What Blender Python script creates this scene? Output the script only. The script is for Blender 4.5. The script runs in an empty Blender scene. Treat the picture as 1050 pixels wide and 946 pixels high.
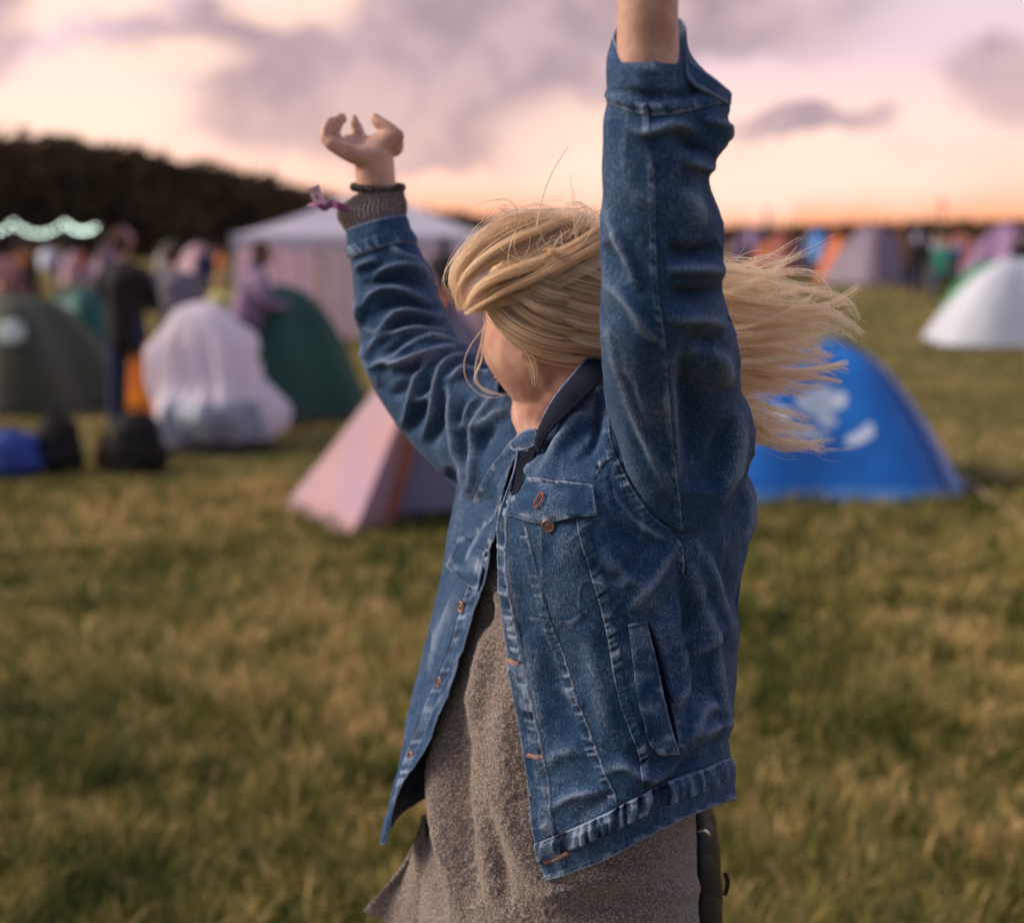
import bpy, math, random
import numpy as np
from mathutils import Vector
random.seed(7); RNG = np.random.default_rng(7)
S = bpy.context.scene
# ---------------------------------------------------------------- camera
F, CX, CY, HZ, CAMH = 1400.0, 525.0, 473.0, 248.0, 1.6
PIT = math.atan((CY - HZ) / F)
cp, sp = math.cos(PIT), math.sin(PIT)
cam = bpy.data.cameras.new('camera'); cam_o = bpy.data.objects.new('camera', cam); S.collection.objects.link(cam_o)
cam_o.location = (0, 0, CAMH); cam_o.rotation_euler = (math.pi / 2 - PIT, 0, 0)
cam.sensor_width = 36; cam.lens = 36 * F / 1050.0; cam.clip_start = 0.05; cam.clip_end = 5000
cam.dof.use_dof = True; cam.dof.focus_distance = 1.45; cam.dof.aperture_fstop = 2.5
S.camera = cam_o
S.view_settings.view_transform = 'Standard'; S.view_settings.look = 'None'
S.view_settings.gamma = 1.0; S.view_settings.exposure = 0.36
S.cycles.use_denoising = True; S.cycles.denoising_prefilter = 'FAST'; S.cycles.sample_clamp_indirect = 6
S.cycles.max_bounces = 8; S.cycles.transparent_max_bounces = 16
# ---------------------------------------------------------------- node helper
class NT:
    def __init__(s, tree): s.t = tree; tree.nodes.clear()
    def n(s, typ, **kw):
        nd = s.t.nodes.new(typ)
        for k, v in kw.items(): setattr(nd, k, v)
        return nd
    def put(s, sock, v):
        if isinstance(v, bpy.types.NodeSocket): s.t.links.new(v, sock)
        elif v is not None:
            if hasattr(sock.default_value, '__len__') and not hasattr(v, '__len__'): v = (v,) * len(sock.default_value)
            if hasattr(sock.default_value, '__len__') and len(sock.default_value) == 4 and len(v) == 3: v = tuple(v) + (1,)
            sock.default_value = v
    def m(s, op, a, b=0.0, c=None, clamp=False):
        nd = s.n('ShaderNodeMath', operation=op, use_clamp=clamp); s.put(nd.inputs[0], a); s.put(nd.inputs[1], b)
        if c is not None: s.put(nd.inputs[2], c)
        return nd.outputs[0]
    def mix(s, f, a, b):
        nd = s.n('ShaderNodeMix', data_type='RGBA'); s.put(nd.inputs[0], f); s.put(nd.inputs[6], a); s.put(nd.inputs[7], b)
        return nd.outputs[2]
    def ss(s, x, lo, hi):
        nd = s.n('ShaderNodeMapRange', interpolation_type='SMOOTHSTEP'); s.put(nd.inputs[0], x); s.put(nd.inputs[1], lo); s.put(nd.inputs[2], hi)
        return nd.outputs[0]
    def noise(s, vec, scale, detail=3, rough=.5, dist=0.0, out=0):
        nd = s.n('ShaderNodeTexNoise'); s.put(nd.inputs['Vector'], vec); nd.inputs['Scale'].default_value = scale
        nd.inputs['Detail'].default_value = detail; nd.inputs['Roughness'].default_value = rough; nd.inputs['Distortion'].default_value = dist
        return nd.outputs[out]
    def ramp(s, f, stops):
        nd = s.n('ShaderNodeValToRGB'); s.put(nd.inputs[0], f); el = nd.color_ramp.elements
        while len(el) < len(stops): el.new(0.5)
        for e, (p, c) in zip(el, stops): e.position = p; e.color = tuple(c) + (1,)
        return nd.outputs[0]
def srgb(r, g, b):
    f = lambda c: (c / 255 / 12.92) if c <= 10 else ((c / 255 + .055) / 1.055) ** 2.4
    return (f(r), f(g), f(b))
# ---------------------------------------------------------------- world: dusk sky with clouds
SUN_EL, SUN_AZ = math.radians(42), math.radians(215)   # soft glow of the bright part of the cloud cover, from behind left
w = bpy.data.worlds.new('World'); S.world = w; w.use_nodes = True
T = NT(w.node_tree)
tc = T.n('ShaderNodeTexCoord').outputs['Generated']
sx = T.n('ShaderNodeSeparateXYZ'); T.put(sx.inputs[0], tc); X, Y, Z = sx.outputs
sky = T.n('ShaderNodeTexSky', sky_type='NISHITA', sun_disc=False, sun_elevation=math.radians(4), sun_rotation=math.radians(-18), altitude=50, dust_density=2.0)
front = T.ss(Y, -0.1, 0.25)
yy = T.m('MAXIMUM', Y, 0.05)
u = T.m('DIVIDE', X, yy); v = T.m('DIVIDE', Z, yy)         # tangent plane of the part of the sky the lens looks at
nz = T.noise(tc, 5.5, 5, .55); nz2 = T.noise(tc, 16, 4, .55)
du = T.m('MULTIPLY', T.m('SUBTRACT', nz, .5), .15); dv = T.m('MULTIPLY', T.m('SUBTRACT', nz2, .5), .07)
uu = T.m('ADD', u, du); vv = T.m('ADD', v, T.m('ADD', dv, T.m('MULTIPLY', du, .35)))
def ell(cx, cy, rx, ry, soft=1.0):
    a = T.m('POWER', T.m('ABSOLUTE', T.m('DIVIDE', T.m('SUBTRACT', uu, cx), rx)), 2.0)
    b = T.m('POWER', T.m('ABSOLUTE', T.m('DIVIDE', T.m('SUBTRACT', vv, cy), ry)), 2.0)
    d = T.m('ADD', a, b)
    return T.m('SUBTRACT', 1.0, T.ss(d, max(0.02, 1 - soft), 1 + soft))
def upx(px): return (px - CX) / F
def vpy(py): return (HZ - py) / F
def E(px, py, rx, ry, soft=.7): return ell(upx(px), vpy(py), rx / F, ry / F, soft)
base = T.ramp(T.m('MULTIPLY', T.m('MAXIMUM', Z, 0.0), 1.0), [
    (0.0, srgb(240, 128, 76)), (0.014, srgb(248, 166, 122)), (0.040, srgb(250, 200, 180)), (0.085, srgb(246, 210, 198)), (0.13, srgb(218, 192, 200)),
    (0.22, srgb(214, 196, 204)), (0.45, srgb(205, 205, 222)), (1.0, srgb(190, 200, 225))])
mauve = T.mix(T.ss(nz2, .35, .65), srgb(150, 130, 142), srgb(190, 164, 166))
cl = None
for args in [(420, 110, 250, 70, .45), (330, 60, 210, 56, .45), (620, 20, 260, 56, .5), (0, 25, 70, 50, .4), (828, 126, 58, 17, .4),
             (1012, 88, 85, 36, .75), (420, 165, 120, 20, .8), (540, 150, 70, 22, .8), (1350, 60, 200, 60, .8), (-420, 70, 240, 60, .8)]:
    e = E(*args); cl = e if cl is None else T.m('MAXIMUM', cl, e)
cream = None
for args in [(40, 120, 150, 38, .8), (295, 10, 60, 36, .8), (640, 150, 130, 42, .8), (760, 185, 200, 36, .9), (110, 20, 60, 18, .8), (150, 75, 90, 20, .9)]:
    e = E(*args); cream = e if cream is None else T.m('MAXIMUM', cream, e)
cl = T.m('MULTIPLY', cl, front); cream = T.m('MULTIPLY', cream, front)
dirpl = T.n('ShaderNodeCombineXYZ'); den = T.m('ADD', T.m('MAXIMUM', Z, 0.0), .12)
T.put(dirpl.inputs[0], T.m('DIVIDE', X, den)); T.put(dirpl.inputs[1], T.m('DIVIDE', Y, den))
gen = T.ss(T.noise(dirpl.outputs[0], 1.3, 6, .55), .44, .66)
hi = T.ss(Z, .17, .30)
cover = T.m('MULTIPLY', gen, T.m('MAXIMUM', hi, T.m('SUBTRACT', 1.0, front)))
tex = T.ss(T.noise(tc, 9, 6, .6), .3, .7)
c = T.mix(T.m('MULTIPLY', cl, T.m('ADD', .74, T.m('MULTIPLY', tex, .26))), base, mauve)
c = T.mix(T.m('MULTIPLY', cream, .8), c, srgb(252, 214, 196))
c = T.mix(T.m('MULTIPLY', cover, .6), c, srgb(180, 170, 190))
# the open sky overhead and behind the lens is paler and cooler
back = T.ss(T.m('SUBTRACT', T.m('MULTIPLY', Z, .9), Y), -.3, 1.0)
c = T.mix(T.m('MULTIPLY', back, .7), c, (0.52, 0.54, 0.82))
low = T.ss(Z, -.02, .0)
c = T.mix(low, srgb(90, 80, 50), c)
bg1 = T.n('ShaderNodeBackground'); T.put(bg1.inputs[0], c)
T.put(bg1.inputs[1], T.m('SUBTRACT', 1.0, T.m('MULTIPLY', back, .62)))
bg2 = T.n('ShaderNodeBackground'); T.put(bg2.inputs[0], sky.outputs[0]); bg2.inputs[1].default_value = 0.05; T.put(bg2.inputs[1], T.m('MULTIPLY', 0.05, T.m('SUBTRACT', 1.0, T.m('MULTIPLY', front, .97))))
add = T.n('ShaderNodeAddShader'); T.put(add.inputs[0], bg1.outputs[0]); T.put(add.inputs[1], bg2.outputs[0])
T.put(T.n('ShaderNodeOutputWorld').inputs[0], add.outputs[0])
sun = bpy.data.lights.new('sun', 'SUN'); sun.energy = 3.4; sun.angle = math.radians(30); sun.color = (1, .84, .67)
sun_o = bpy.data.objects.new('sun', sun); S.collection.objects.link(sun_o)
sd = Vector((-.84, .08, .50)).normalized()
sun_o.rotation_euler = (-sd).to_track_quat('-Z', 'Y').to_euler()
# ---------------------------------------------------------------- geometry helpers
def ray(px, py):
    x = (px - CX) / F; y = -(py - CY) / F
    return np.stack([x, cp + y * sp, -sp + y * cp], -1)
def P(px, py, Yd):
    px, py, Yd = np.broadcast_arrays(np.asarray(px, float), np.asarray(py, float), np.asarray(Yd, float))
    d = ray(px, py); t = Yd / d[..., 1]
    return d * t[..., None] + np.array([0, 0, CAMH])
def proj(V):
    r = V - np.array([0, 0, CAMH])
    zc = r[..., 1] * cp - r[..., 2] * sp; yc = r[..., 1] * sp + r[..., 2] * cp
    return CX + F * r[..., 0] / zc, CY - F * yc / zc
def G(px, py):
    d = ray(float(px), float(py)); t = CAMH / -d[2]
    return d * t + np.array([0, 0, CAMH])
def Hat(py, Yd): return float(P(CX, py, Yd)[2])
def ppm(Yd): return F / Yd
def obj(name, me, mat=None, parent=None, smooth=True):
    o = bpy.data.objects.new(name, me); S.collection.objects.link(o)
    if mat is not None: me.materials.append(mat)
    if parent is not None: o.parent = parent
    if smooth and len(me.polygons): me.polygons.foreach_set('use_smooth', np.ones(len(me.polygons), bool))
    return o
def tag(o, label=None, cat=None, group=None, kind=None):
    if label: o['label'] = label
    if cat: o['category'] = cat
    if group: o['group'] = group
    if kind: o['kind'] = kind
    return o
def empty(name, loc=(0, 0, 0), rz=0, **kw):
    o = bpy.data.objects.new(name, None); S.collection.objects.link(o); o.location = loc; o.rotation_euler = (0, 0, rz)
    o.empty_display_size = .1
    return tag(o, **kw)
def mesh_from(V, Fc, name='m'):
    me = bpy.data.meshes.new(name); V = np.asarray(V, np.float32); Fc = np.asarray(Fc, np.int32)
    me.vertices.add(len(V)); me.vertices.foreach_set('co', V.ravel())
    k = Fc.shape[1]; n = len(Fc)
    me.loops.add(n * k); me.loops.foreach_set('vertex_index', Fc.ravel())
    me.polygons.add(n); me.polygons.foreach_set('loop_start', np.arange(n, dtype=np.int32) * k)
    me.update(calc_edges=True); me.validate()
    return me
def grid_faces(R, C, closed=False, flip=False):
    cc = C if closed else C - 1
    i, j = np.meshgrid(np.arange(R - 1), np.arange(cc), indexing='ij'); j2 = (j + 1) % C
    f = np.stack([i * C + j, i * C + j2, (i + 1) * C + j2, (i + 1) * C + j], -1).reshape(-1, 4)
    return f[:, ::-1] if flip else f
def grid_mesh(V, closed=False, flip=False, attrs=None, caps=False):
    R, C = V.shape[:2]; me = mesh_from(V.reshape(-1, 3), grid_faces(R, C, closed, flip))
    for k, a in (attrs or {}).items():
        at = me.attributes.new(k, 'FLOAT', 'POINT'); at.data.foreach_set('value', np.asarray(a, np.float32).ravel())
    return me
def spl(tk, ts):
    """matrix of a natural cubic spline: values at ts from values at knots tk"""
    tk = np.asarray(tk, float); n = len(tk); h = np.diff(tk)
    if n == 2:
        f = (ts - tk[0]) / h[0]; return np.stack([1 - f, f], 1)
    A = np.zeros((n, n)); B = np.zeros((n, n)); A[0, 0] = A[-1, -1] = 1
    for i in range(1, n - 1):
        A[i, i - 1] = h[i - 1]; A[i, i] = 2 * (h[i - 1] + h[i]); A[i, i + 1] = h[i]
        B[i, i - 1] = 6 / h[i - 1]; B[i, i] = -6 / h[i - 1] - 6 / h[i]; B[i, i + 1] = 6 / h[i]
    M2 = np.linalg.solve(A, B); k = np.clip(np.searchsorted(tk, ts, side='right') - 1, 0, n - 2)
    W = np.zeros((len(ts), n)); a = (tk[k + 1] - ts) / h[k]; b = 1 - a; r = np.arange(len(ts))
    np.add.at(W, (r, k), a); np.add.at(W, (r, k + 1), b)
    W += ((a ** 3 - a) * h[k] ** 2 / 6)[:, None] * M2[k] + ((b ** 3 - b) * h[k] ** 2 / 6)[:, None] * M2[k + 1]
    return W
def curve_pts(pts, n):
    pts = np.asarray(pts, float); d = np.r_[0, np.cumsum(np.maximum(np.linalg.norm(np.diff(pts, axis=0), axis=1), 1e-6))]
    return spl(d, np.linspace(0, d[-1], n)) @ pts
def grid_normals(V, closed=False):
    if closed: du = np.roll(V, -1, 1) - np.roll(V, 1, 1)
    else: du = np.gradient(V, axis=1)
    dv = np.gradient(V, axis=0); n = np.cross(du, dv); return n / np.maximum(np.linalg.norm(n, axis=-1, keepdims=True), 1e-12)
def vnoise(Pn, seed=0):
    Pn = np.asarray(Pn, float); i = np.floor(Pn).astype(np.int64); f = Pn - i; f = f * f * (3 - 2 * f)
    def h(a, b, c):
        x = (a * 374761393 + b * 668265263 + c * 2147483647 + seed * 1274126177) & 0xffffffff
        x = ((x ^ (x >> 13)) * 1274126177) & 0xffffffff; x = (x ^ (x >> 16)) & 0xffff
        return x / 65535.0
    r = 0
    for a in (0, 1):
        for b in (0, 1):
            for c_ in (0, 1):
                wgt = (f[..., 0] if a else 1 - f[..., 0]) * (f[..., 1] if b else 1 - f[..., 1]) * (f[..., 2] if c_ else 1 - f[..., 2])
                r = r + wgt * h(i[..., 0] + a, i[..., 1] + b, i[..., 2] + c_)
    return r * 2 - 1
def fbm(Pn, oct=4, seed=0):
    r = 0; a = 1
    for k in range(oct): r = r + a * vnoise(Pn * 2 ** k + 17.3 * k, seed + k); a *= .5
    return r / 1.9
class MB:
    """collects simple solids into one mesh"""
    def __init__(s): s.v = []; s.f = []; s.n = 0
    def addv(s, V, Fs):
        V = np.asarray(V, float).reshape(-1, 3)
        s.v.append(V); s.f += [tuple(int(i) + s.n for i in f) for f in Fs]; s.n += len(V); return s
    def tube(s, pts, rad, seg=12, n=None, flat=None, caps=True):
        pts = np.asarray(pts, float)
        rad = np.broadcast_to(np.asarray(rad, float), (len(pts),)).astype(float)
        if n:
            d = np.r_[0, np.cumsum(np.linalg.norm(np.diff(pts, axis=0), axis=1))]; W = spl(d, np.linspace(0, d[-1], n)); pts = W @ pts; rad = np.maximum(W @ rad, 1e-5)
        tan = np.gradient(pts, axis=0); tan /= np.maximum(np.linalg.norm(tan, axis=1, keepdims=True), 1e-9)
        up = np.array([0, 0, 1.0]) if abs(tan[0][2]) < .9 else np.array([1.0, 0, 0])
        if flat is not None: up = np.array(flat, float)
        R = []; a = np.cross(tan[0], up); a /= np.linalg.norm(a)
        for t in tan:
            a = a - t * a.dot(t); a /= np.linalg.norm(a); R.append((a.copy(), np.cross(t, a)))
        th = np.linspace(0, 2 * np.pi, seg, endpoint=False); rings = []
        def ring(c, ab, r): return c + r * (np.cos(th)[:, None] * ab[0] + np.sin(th)[:, None] * ab[1])
        if caps:
            for q in (1.25, .8, .35): rings.append(ring(pts[0] - tan[0] * rad[0] * math.sin(q), R[0], rad[0] * math.cos(q)))
        for p_, ab, r in zip(pts, R, rad): rings.append(ring(p_, ab, r))
        if caps:
            for q in (.35, .8, 1.25): rings.append(ring(pts[-1] + tan[-1] * rad[-1] * math.sin(q), R[-1], rad[-1] * math.cos(q)))
        V = np.array(rings); Fs = grid_faces(len(rings), seg, True).tolist()
        Fs.append(list(range(seg))[::-1]); Fs.append([(len(rings) - 1) * seg + k for k in range(seg)])
        return s.addv(V, Fs)
    def ball(s, c, r, seg=24, rot=None):
        th = np.linspace(0, 2 * np.pi, seg, endpoint=False); ph = np.linspace(.08, np.pi - .08, seg // 2)
        V = np.stack([np.sin(ph)[:, None] * np.cos(th), np.sin(ph)[:, None] * np.sin(th), np.cos(ph)[:, None] * np.ones(seg)], -1) * np.asarray(r)
        if rot is not None: V = V @ np.asarray(rot).T
        V = V + np.asarray(c); Fs = grid_faces(seg // 2, seg, True).tolist(); Fs.append(list(range(seg))[::-1]); Fs.append([(seg // 2 - 1) * seg + k for k in range(seg)])
        return s.addv(V, Fs)
    def box(s, c, h, R=None):
        V = np.array([[x, y, z] for x in (-1, 1) for y in (-1, 1) for z in (-1, 1)], float) * np.asarray(h)
        if R is not None: V = V @ np.asarray(R).T
        return s.addv(V + np.asarray(c), [(0, 1, 3, 2), (4, 6, 7, 5), (0, 4, 5, 1), (2, 3, 7, 6), (0, 2, 6, 4), (1, 5, 7, 3)])
    def mesh(s):
        me = bpy.data.meshes.new('m'); me.from_pydata(np.concatenate(s.v).tolist(), [], s.f); me.update(); return me
def bake(o, parent=None):
    """apply an object's modifiers without operators"""
    dg = bpy.context.evaluated_depsgraph_get(); ev = o.evaluated_get(dg); me = bpy.data.meshes.new_from_object(ev)
    o.modifiers.clear(); old = o.data; o.data = me; bpy.data.meshes.remove(old); return o
def remeshed(mb, name, vox, mat, parent=None, smooth=6):
    o = obj(name, mb.mesh(), None)
    m1 = o.modifiers.new('r', 'REMESH'); m1.mode = 'VOXEL'; m1.voxel_size = vox; m1.use_smooth_shade = True
    m2 = o.modifiers.new('s', 'SMOOTH'); m2.factor = .5; m2.iterations = smooth
    bake(o); o.data.materials.clear(); o.data.materials.append(mat); o.parent = parent
    o.data.polygons.foreach_set('use_smooth', np.ones(len(o.data.polygons), bool)); return o
def mat(name, col, rough=.8, col2=None, scale=8, bump=0, bscale=40, detail=4, sheen=0, coords='Object', trans=0, lo=.35, hi=.65, spec=.3):
    m = bpy.data.materials.new(name); m.use_nodes = True; N = NT(m.node_tree)
    tcn = N.n('ShaderNodeTexCoord').outputs[coords]; b = N.n('ShaderNodeBsdfPrincipled')
    if col2 is not None: N.put(b.inputs['Base Color'], N.mix(N.ss(N.noise(tcn, scale, detail), lo, hi), col, col2))
    else: N.put(b.inputs['Base Color'], col)
    b.inputs['Roughness'].default_value = rough; b.inputs['Specular IOR Level'].default_value = spec
    if sheen: b.inputs['Sheen Weight'].default_value = sheen
    if bump:
        bp = N.n('ShaderNodeBump'); bp.inputs['Strength'].default_value = bump; bp.inputs['Distance'].default_value = .01
        N.put(bp.inputs['Height'], N.noise(tcn, bscale, 4)); N.put(b.inputs['Normal'], bp.outputs[0])
    out = N.n('ShaderNodeOutputMaterial')
    if trans:
        tr = N.n('ShaderNodeBsdfTranslucent'); N.put(tr.inputs[0], col); mx = N.n('ShaderNodeMixShader'); mx.inputs[0].default_value = trans
        N.put(mx.inputs[1], b.outputs[0]); N.put(mx.inputs[2], tr.outputs[0]); N.put(out.inputs[0], mx.outputs[0])
    else: N.put(out.inputs[0], b.outputs[0])
    return m
# ================================================================= GROUND
mg = bpy.data.materials.new('meadow'); mg.use_nodes = True; N = NT(mg.node_tree)
tcn = N.n('ShaderNodeTexCoord').outputs['Object']
bs = N.n('ShaderNodeBsdfPrincipled'); bs.inputs['Roughness'].default_value = 1; bs.inputs['Specular IOR Level'].default_value = .05
ga = N.ss(N.noise(tcn, .7, 4, .6), .38, .62); gb = N.ss(N.noise(tcn, 4, 4, .6), .35, .65); gc = N.ss(N.noise(tcn, 16, 3, .6), .3, .7)
cc = N.mix(ga, (.09, .088, .026), (.22, .16, .06)); cc = N.mix(N.m('MULTIPLY', gb, .55), cc, (.075, .095, .024)); cc = N.mix(N.m('MULTIPLY', gc, .35), cc, (.28, .19, .09))
N.put(bs.inputs['Base Color'], cc); bp = N.n('ShaderNodeBump'); bp.inputs['Strength'].default_value = .8; bp.inputs['Distance'].default_value = .05
N.put(bp.inputs['Height'], N.noise(tcn, 12, 5, .7)); N.put(bs.inputs['Normal'], bp.outputs[0]); N.put(N.n('ShaderNodeOutputMaterial').inputs[0], bs.outputs[0])
n = 140; gx = np.sinh(np.linspace(-6.5, 6.5, n)) / np.sinh(6.5) * 3000; gy = np.sinh(np.linspace(-6.5, 6.5, n)) / np.sinh(6.5) * 3000
GXY = np.stack(np.meshgrid(gx, gy), -1)
gz = np.where(np.hypot(GXY[..., 0], GXY[..., 1]) < 60, 0, 0) * 0.0
ground = obj('meadow_ground', grid_mesh(np.dstack([GXY, gz])), mg); tag(ground, 'dry mottled festival meadow ground', kind='structure')
# grass blades
mgr = bpy.data.materials.new('grass'); mgr.use_nodes = True; N = NT(mgr.node_tree)
tcn = N.n('ShaderNodeTexCoord').outputs['Object']; at = N.n('ShaderNodeAttribute', attribute_name='tint').outputs['Fac']
c1 = N.ramp(at, [(0, (.032, .050, .010)), (.3, (.115, .135, .022)), (.55, (.205, .195, .042)), (.78, (.38, .29, .085)), (1, (.70, .48, .22))])
bs = N.n('ShaderNodeBsdfPrincipled'); bs.inputs['Roughness'].default_value = .7; bs.inputs['Specular IOR Level'].default_value = .2; N.put(bs.inputs['Base Color'], c1)
tr = N.n('ShaderNodeBsdfTranslucent'); N.put(tr.inputs[0], c1); mx = N.n('ShaderNodeMixShader'); mx.inputs[0].default_value = .25
N.put(mx.inputs[1], bs.outputs[0]); N.put(mx.inputs[2], tr.outputs[0]); N.put(N.n('ShaderNodeOutputMaterial').inputs[0], mx.outputs[0])
def grass(nb, y0, y1, hmin, hmax, wid, seed):
    r = np.random.default_rng(seed)
    yy = y0 * (y1 / y0) ** r.random(nb * 2); xx = (r.random(nb * 2) * 2 - 1) * (yy * .58 + 1.0)
    Q = np.stack([xx, yy, 0 * xx], -1)
    dens = fbm(Q * 2.3, 3, 5); keep = r.random(nb * 2) < .55 + .45 * dens; Q = Q[keep][:nb]; m_ = len(Q)
    clump = fbm(Q * 5.1, 3, 9); patch = fbm(Q * 1.1, 3, 21); fine = fbm(Q * 13, 3, 33)
    h = (hmin + (hmax - hmin) * r.random(m_) ** 1.6) * (1 + .8 * clump) * (1 + .3 * patch)
    lean = np.stack([r.normal(0, .55, m_) + .3 * clump, r.normal(0, .55, m_), 0 * h], -1) * h[:, None]
    az = r.random(m_) * np.pi; wv = np.stack([np.cos(az), np.sin(az), 0 * az], -1) * (wid * (.6 + .8 * r.random(m_)))[:, None] * (Q[:, 1:2] / 3.2)
    up = np.stack([0 * h, 0 * h, h], -1)
    V = np.stack([Q - wv, Q + wv, Q + lean * .45 + up * .6 + wv * .7, Q + lean * .45 + up * .6 - wv * .7, Q + lean + up * .95], 1).reshape(-1, 3)
    V[:, 2] -= .004; k = np.arange(m_)[:, None] * 5
    tris = np.concatenate([k + [0, 1, 2], k + [0, 2, 3], k + [3, 2, 4]], 1).reshape(-1, 3)
    me = mesh_from(V, tris)
    t = np.clip(.50 + .60 * patch + .85 * fine - .35 * clump + r.normal(0, .27, m_), 0, 1)
    a = me.attributes.new('tint', 'FLOAT', 'POINT'); a.data.foreach_set('value', np.repeat(t, 5).astype(np.float32)); return me
g1 = obj('meadow_grass', grass(220000, 1.6, 9, .02, .11, .0026, 1), mgr, smooth=False); tag(g1, 'short trampled grass of the meadow, green and straw coloured', 'grass', kind='stuff')
g2 = obj('distant_grass', grass(90000, 9, 60, .02, .08, .0022, 2), mgr, smooth=False); tag(g2, 'short grass of the far part of the meadow among the tents', 'grass', kind='stuff')
# ================================================================= FOREST (far-off wood)
mf = mat('forest_foliage', (.075, .058, .038), .9, (.17, .11, .06), .08, detail=5, spec=.1)
mtk = mat('bark', (.05, .035, .025), .95, (.09, .06, .04), 3)
def wood(pts, ntree, seed, hs=1.0):
    """pts: (px, py_top, Y) of the skyline; trees stand three rows deep"""
    r = np.random.default_rng(seed); pts = np.array(pts, float); V = []; 
    tri = []; kk = 0
    for i in range(ntree):
        f = r.random(); px = np.interp(f, np.linspace(0, 1, len(pts)), pts[:, 0]); top = np.interp(px, pts[:, 0], pts[:, 1]); Yd = np.interp(px, pts[:, 0], pts[:, 2])
        back = r.integers(0, 4); Yt = Yd * (1 - .10 * back); h = (Hat(top, Yd)) * (1 - .05 * back + r.normal(0, .025)) * hs
        c0 = P(px, HZ + 5, Yt); c0[2] = 0; rad = h * (.10 + .05 * r.random()); nl = 120
        q = r.normal(0, 1, (nl, 3)); q /= np.linalg.norm(q, axis=1, keepdims=True); q *= (r.random(nl) ** .35)[:, None]
        lob = 1 + .35 * vnoise(q * 2.2 + i, 3)
        C = np.stack([q[:, 0] * rad * lob, q[:, 1] * rad * lob, h * .50 + q[:, 2] * h * .38 * lob], -1) + c0
        s_ = h * .05
        a = r.normal(0, 1, (nl, 3)) * s_; b = r.normal(0, 1, (nl, 3)) * s_
        V.append(np.stack([C - a, C + a * .3 - b, C + b], 1).reshape(-1, 3)); 
        tw = h * .012
        V.append(np.array([[c0[0] - tw, c0[1], 0], [c0[0] + tw, c0[1], 0], [c0[0], c0[1], h * .8]]))
    V = np.concatenate(V); return mesh_from(V, np.arange(len(V)).reshape(-1, 3))
fo = obj('forest', wood([(-1100, 128, 150), (-420, 130, 155), (-120, 134, 165), (0, 143, 175), (60, 146, 180), (110, 150, 190), (200, 164, 205), (260, 178, 225), (310, 190, 250), (350, 202, 280), (440, 214, 300), (560, 224, 340), (700, 230, 360)], 2300, 4, .94), mf, smooth=False)
tag(fo, 'dark wood sloping down to the right behind the campsite', 'forest', kind='stuff')
fo2 = obj('distant_forest', wood([(460, 222, 520), (640, 228, 600), (760, 231, 620), (900, 227, 600), (1060, 224, 560), (1400, 218, 500)], 700, 5), mf, smooth=False)
tag(fo2, 'thin dark line of trees along the right-hand horizon', 'forest', kind='stuff')
# ================================================================= TENTS
def dome(a, b, h, nf=4, sag=.10, pw=.53, seed=0, R=60, C=120, vest=0.0):
    """dome tent skin: nf poles at the corners, cloth sagging between them"""
    ph = np.linspace(0, 2 * np.pi, C, endpoint=False); t = np.linspace(0, 1, R)[:, None]
    corner = np.cos(ph * nf / 2) ** 2             # 1 on a pole, 0 mid panel
    rad = 1 - (sag + .16) * (1 - corner)
    zp = np.sin(t * np.pi / 2); rr = np.maximum(1 - zp, 0) ** pw; prof = 1 - sag * np.sin(t * np.pi) * (1 - corner[None, :])
    x = a * rad * rr * np.cos(ph) * prof; y = b * rad * rr * np.sin(ph) * prof
    if vest: y = y - vest * np.exp(-((ph - 1.5 * np.pi) / .45) ** 2) * (1 - t) ** 1.2
    z = h * np.sin(t * np.pi / 2) ** 1.0 * np.ones(C)
    V = np.stack([x, y, z], -1); V += .006 * fbm(np.stack([x * 4, y * 4, z * 4 + seed], -1), 3, seed)[..., None] * np.array([1, 1, .5]) * 2
    return V
def rot2(V, r):
    c_, s_ = math.cos(r), math.sin(r); M_ = np.array([[c_, -s_, 0], [s_, c_, 0], [0, 0, 1]]); return V @ M_.T
def pole_line(V, k): return V[:, k]
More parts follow.
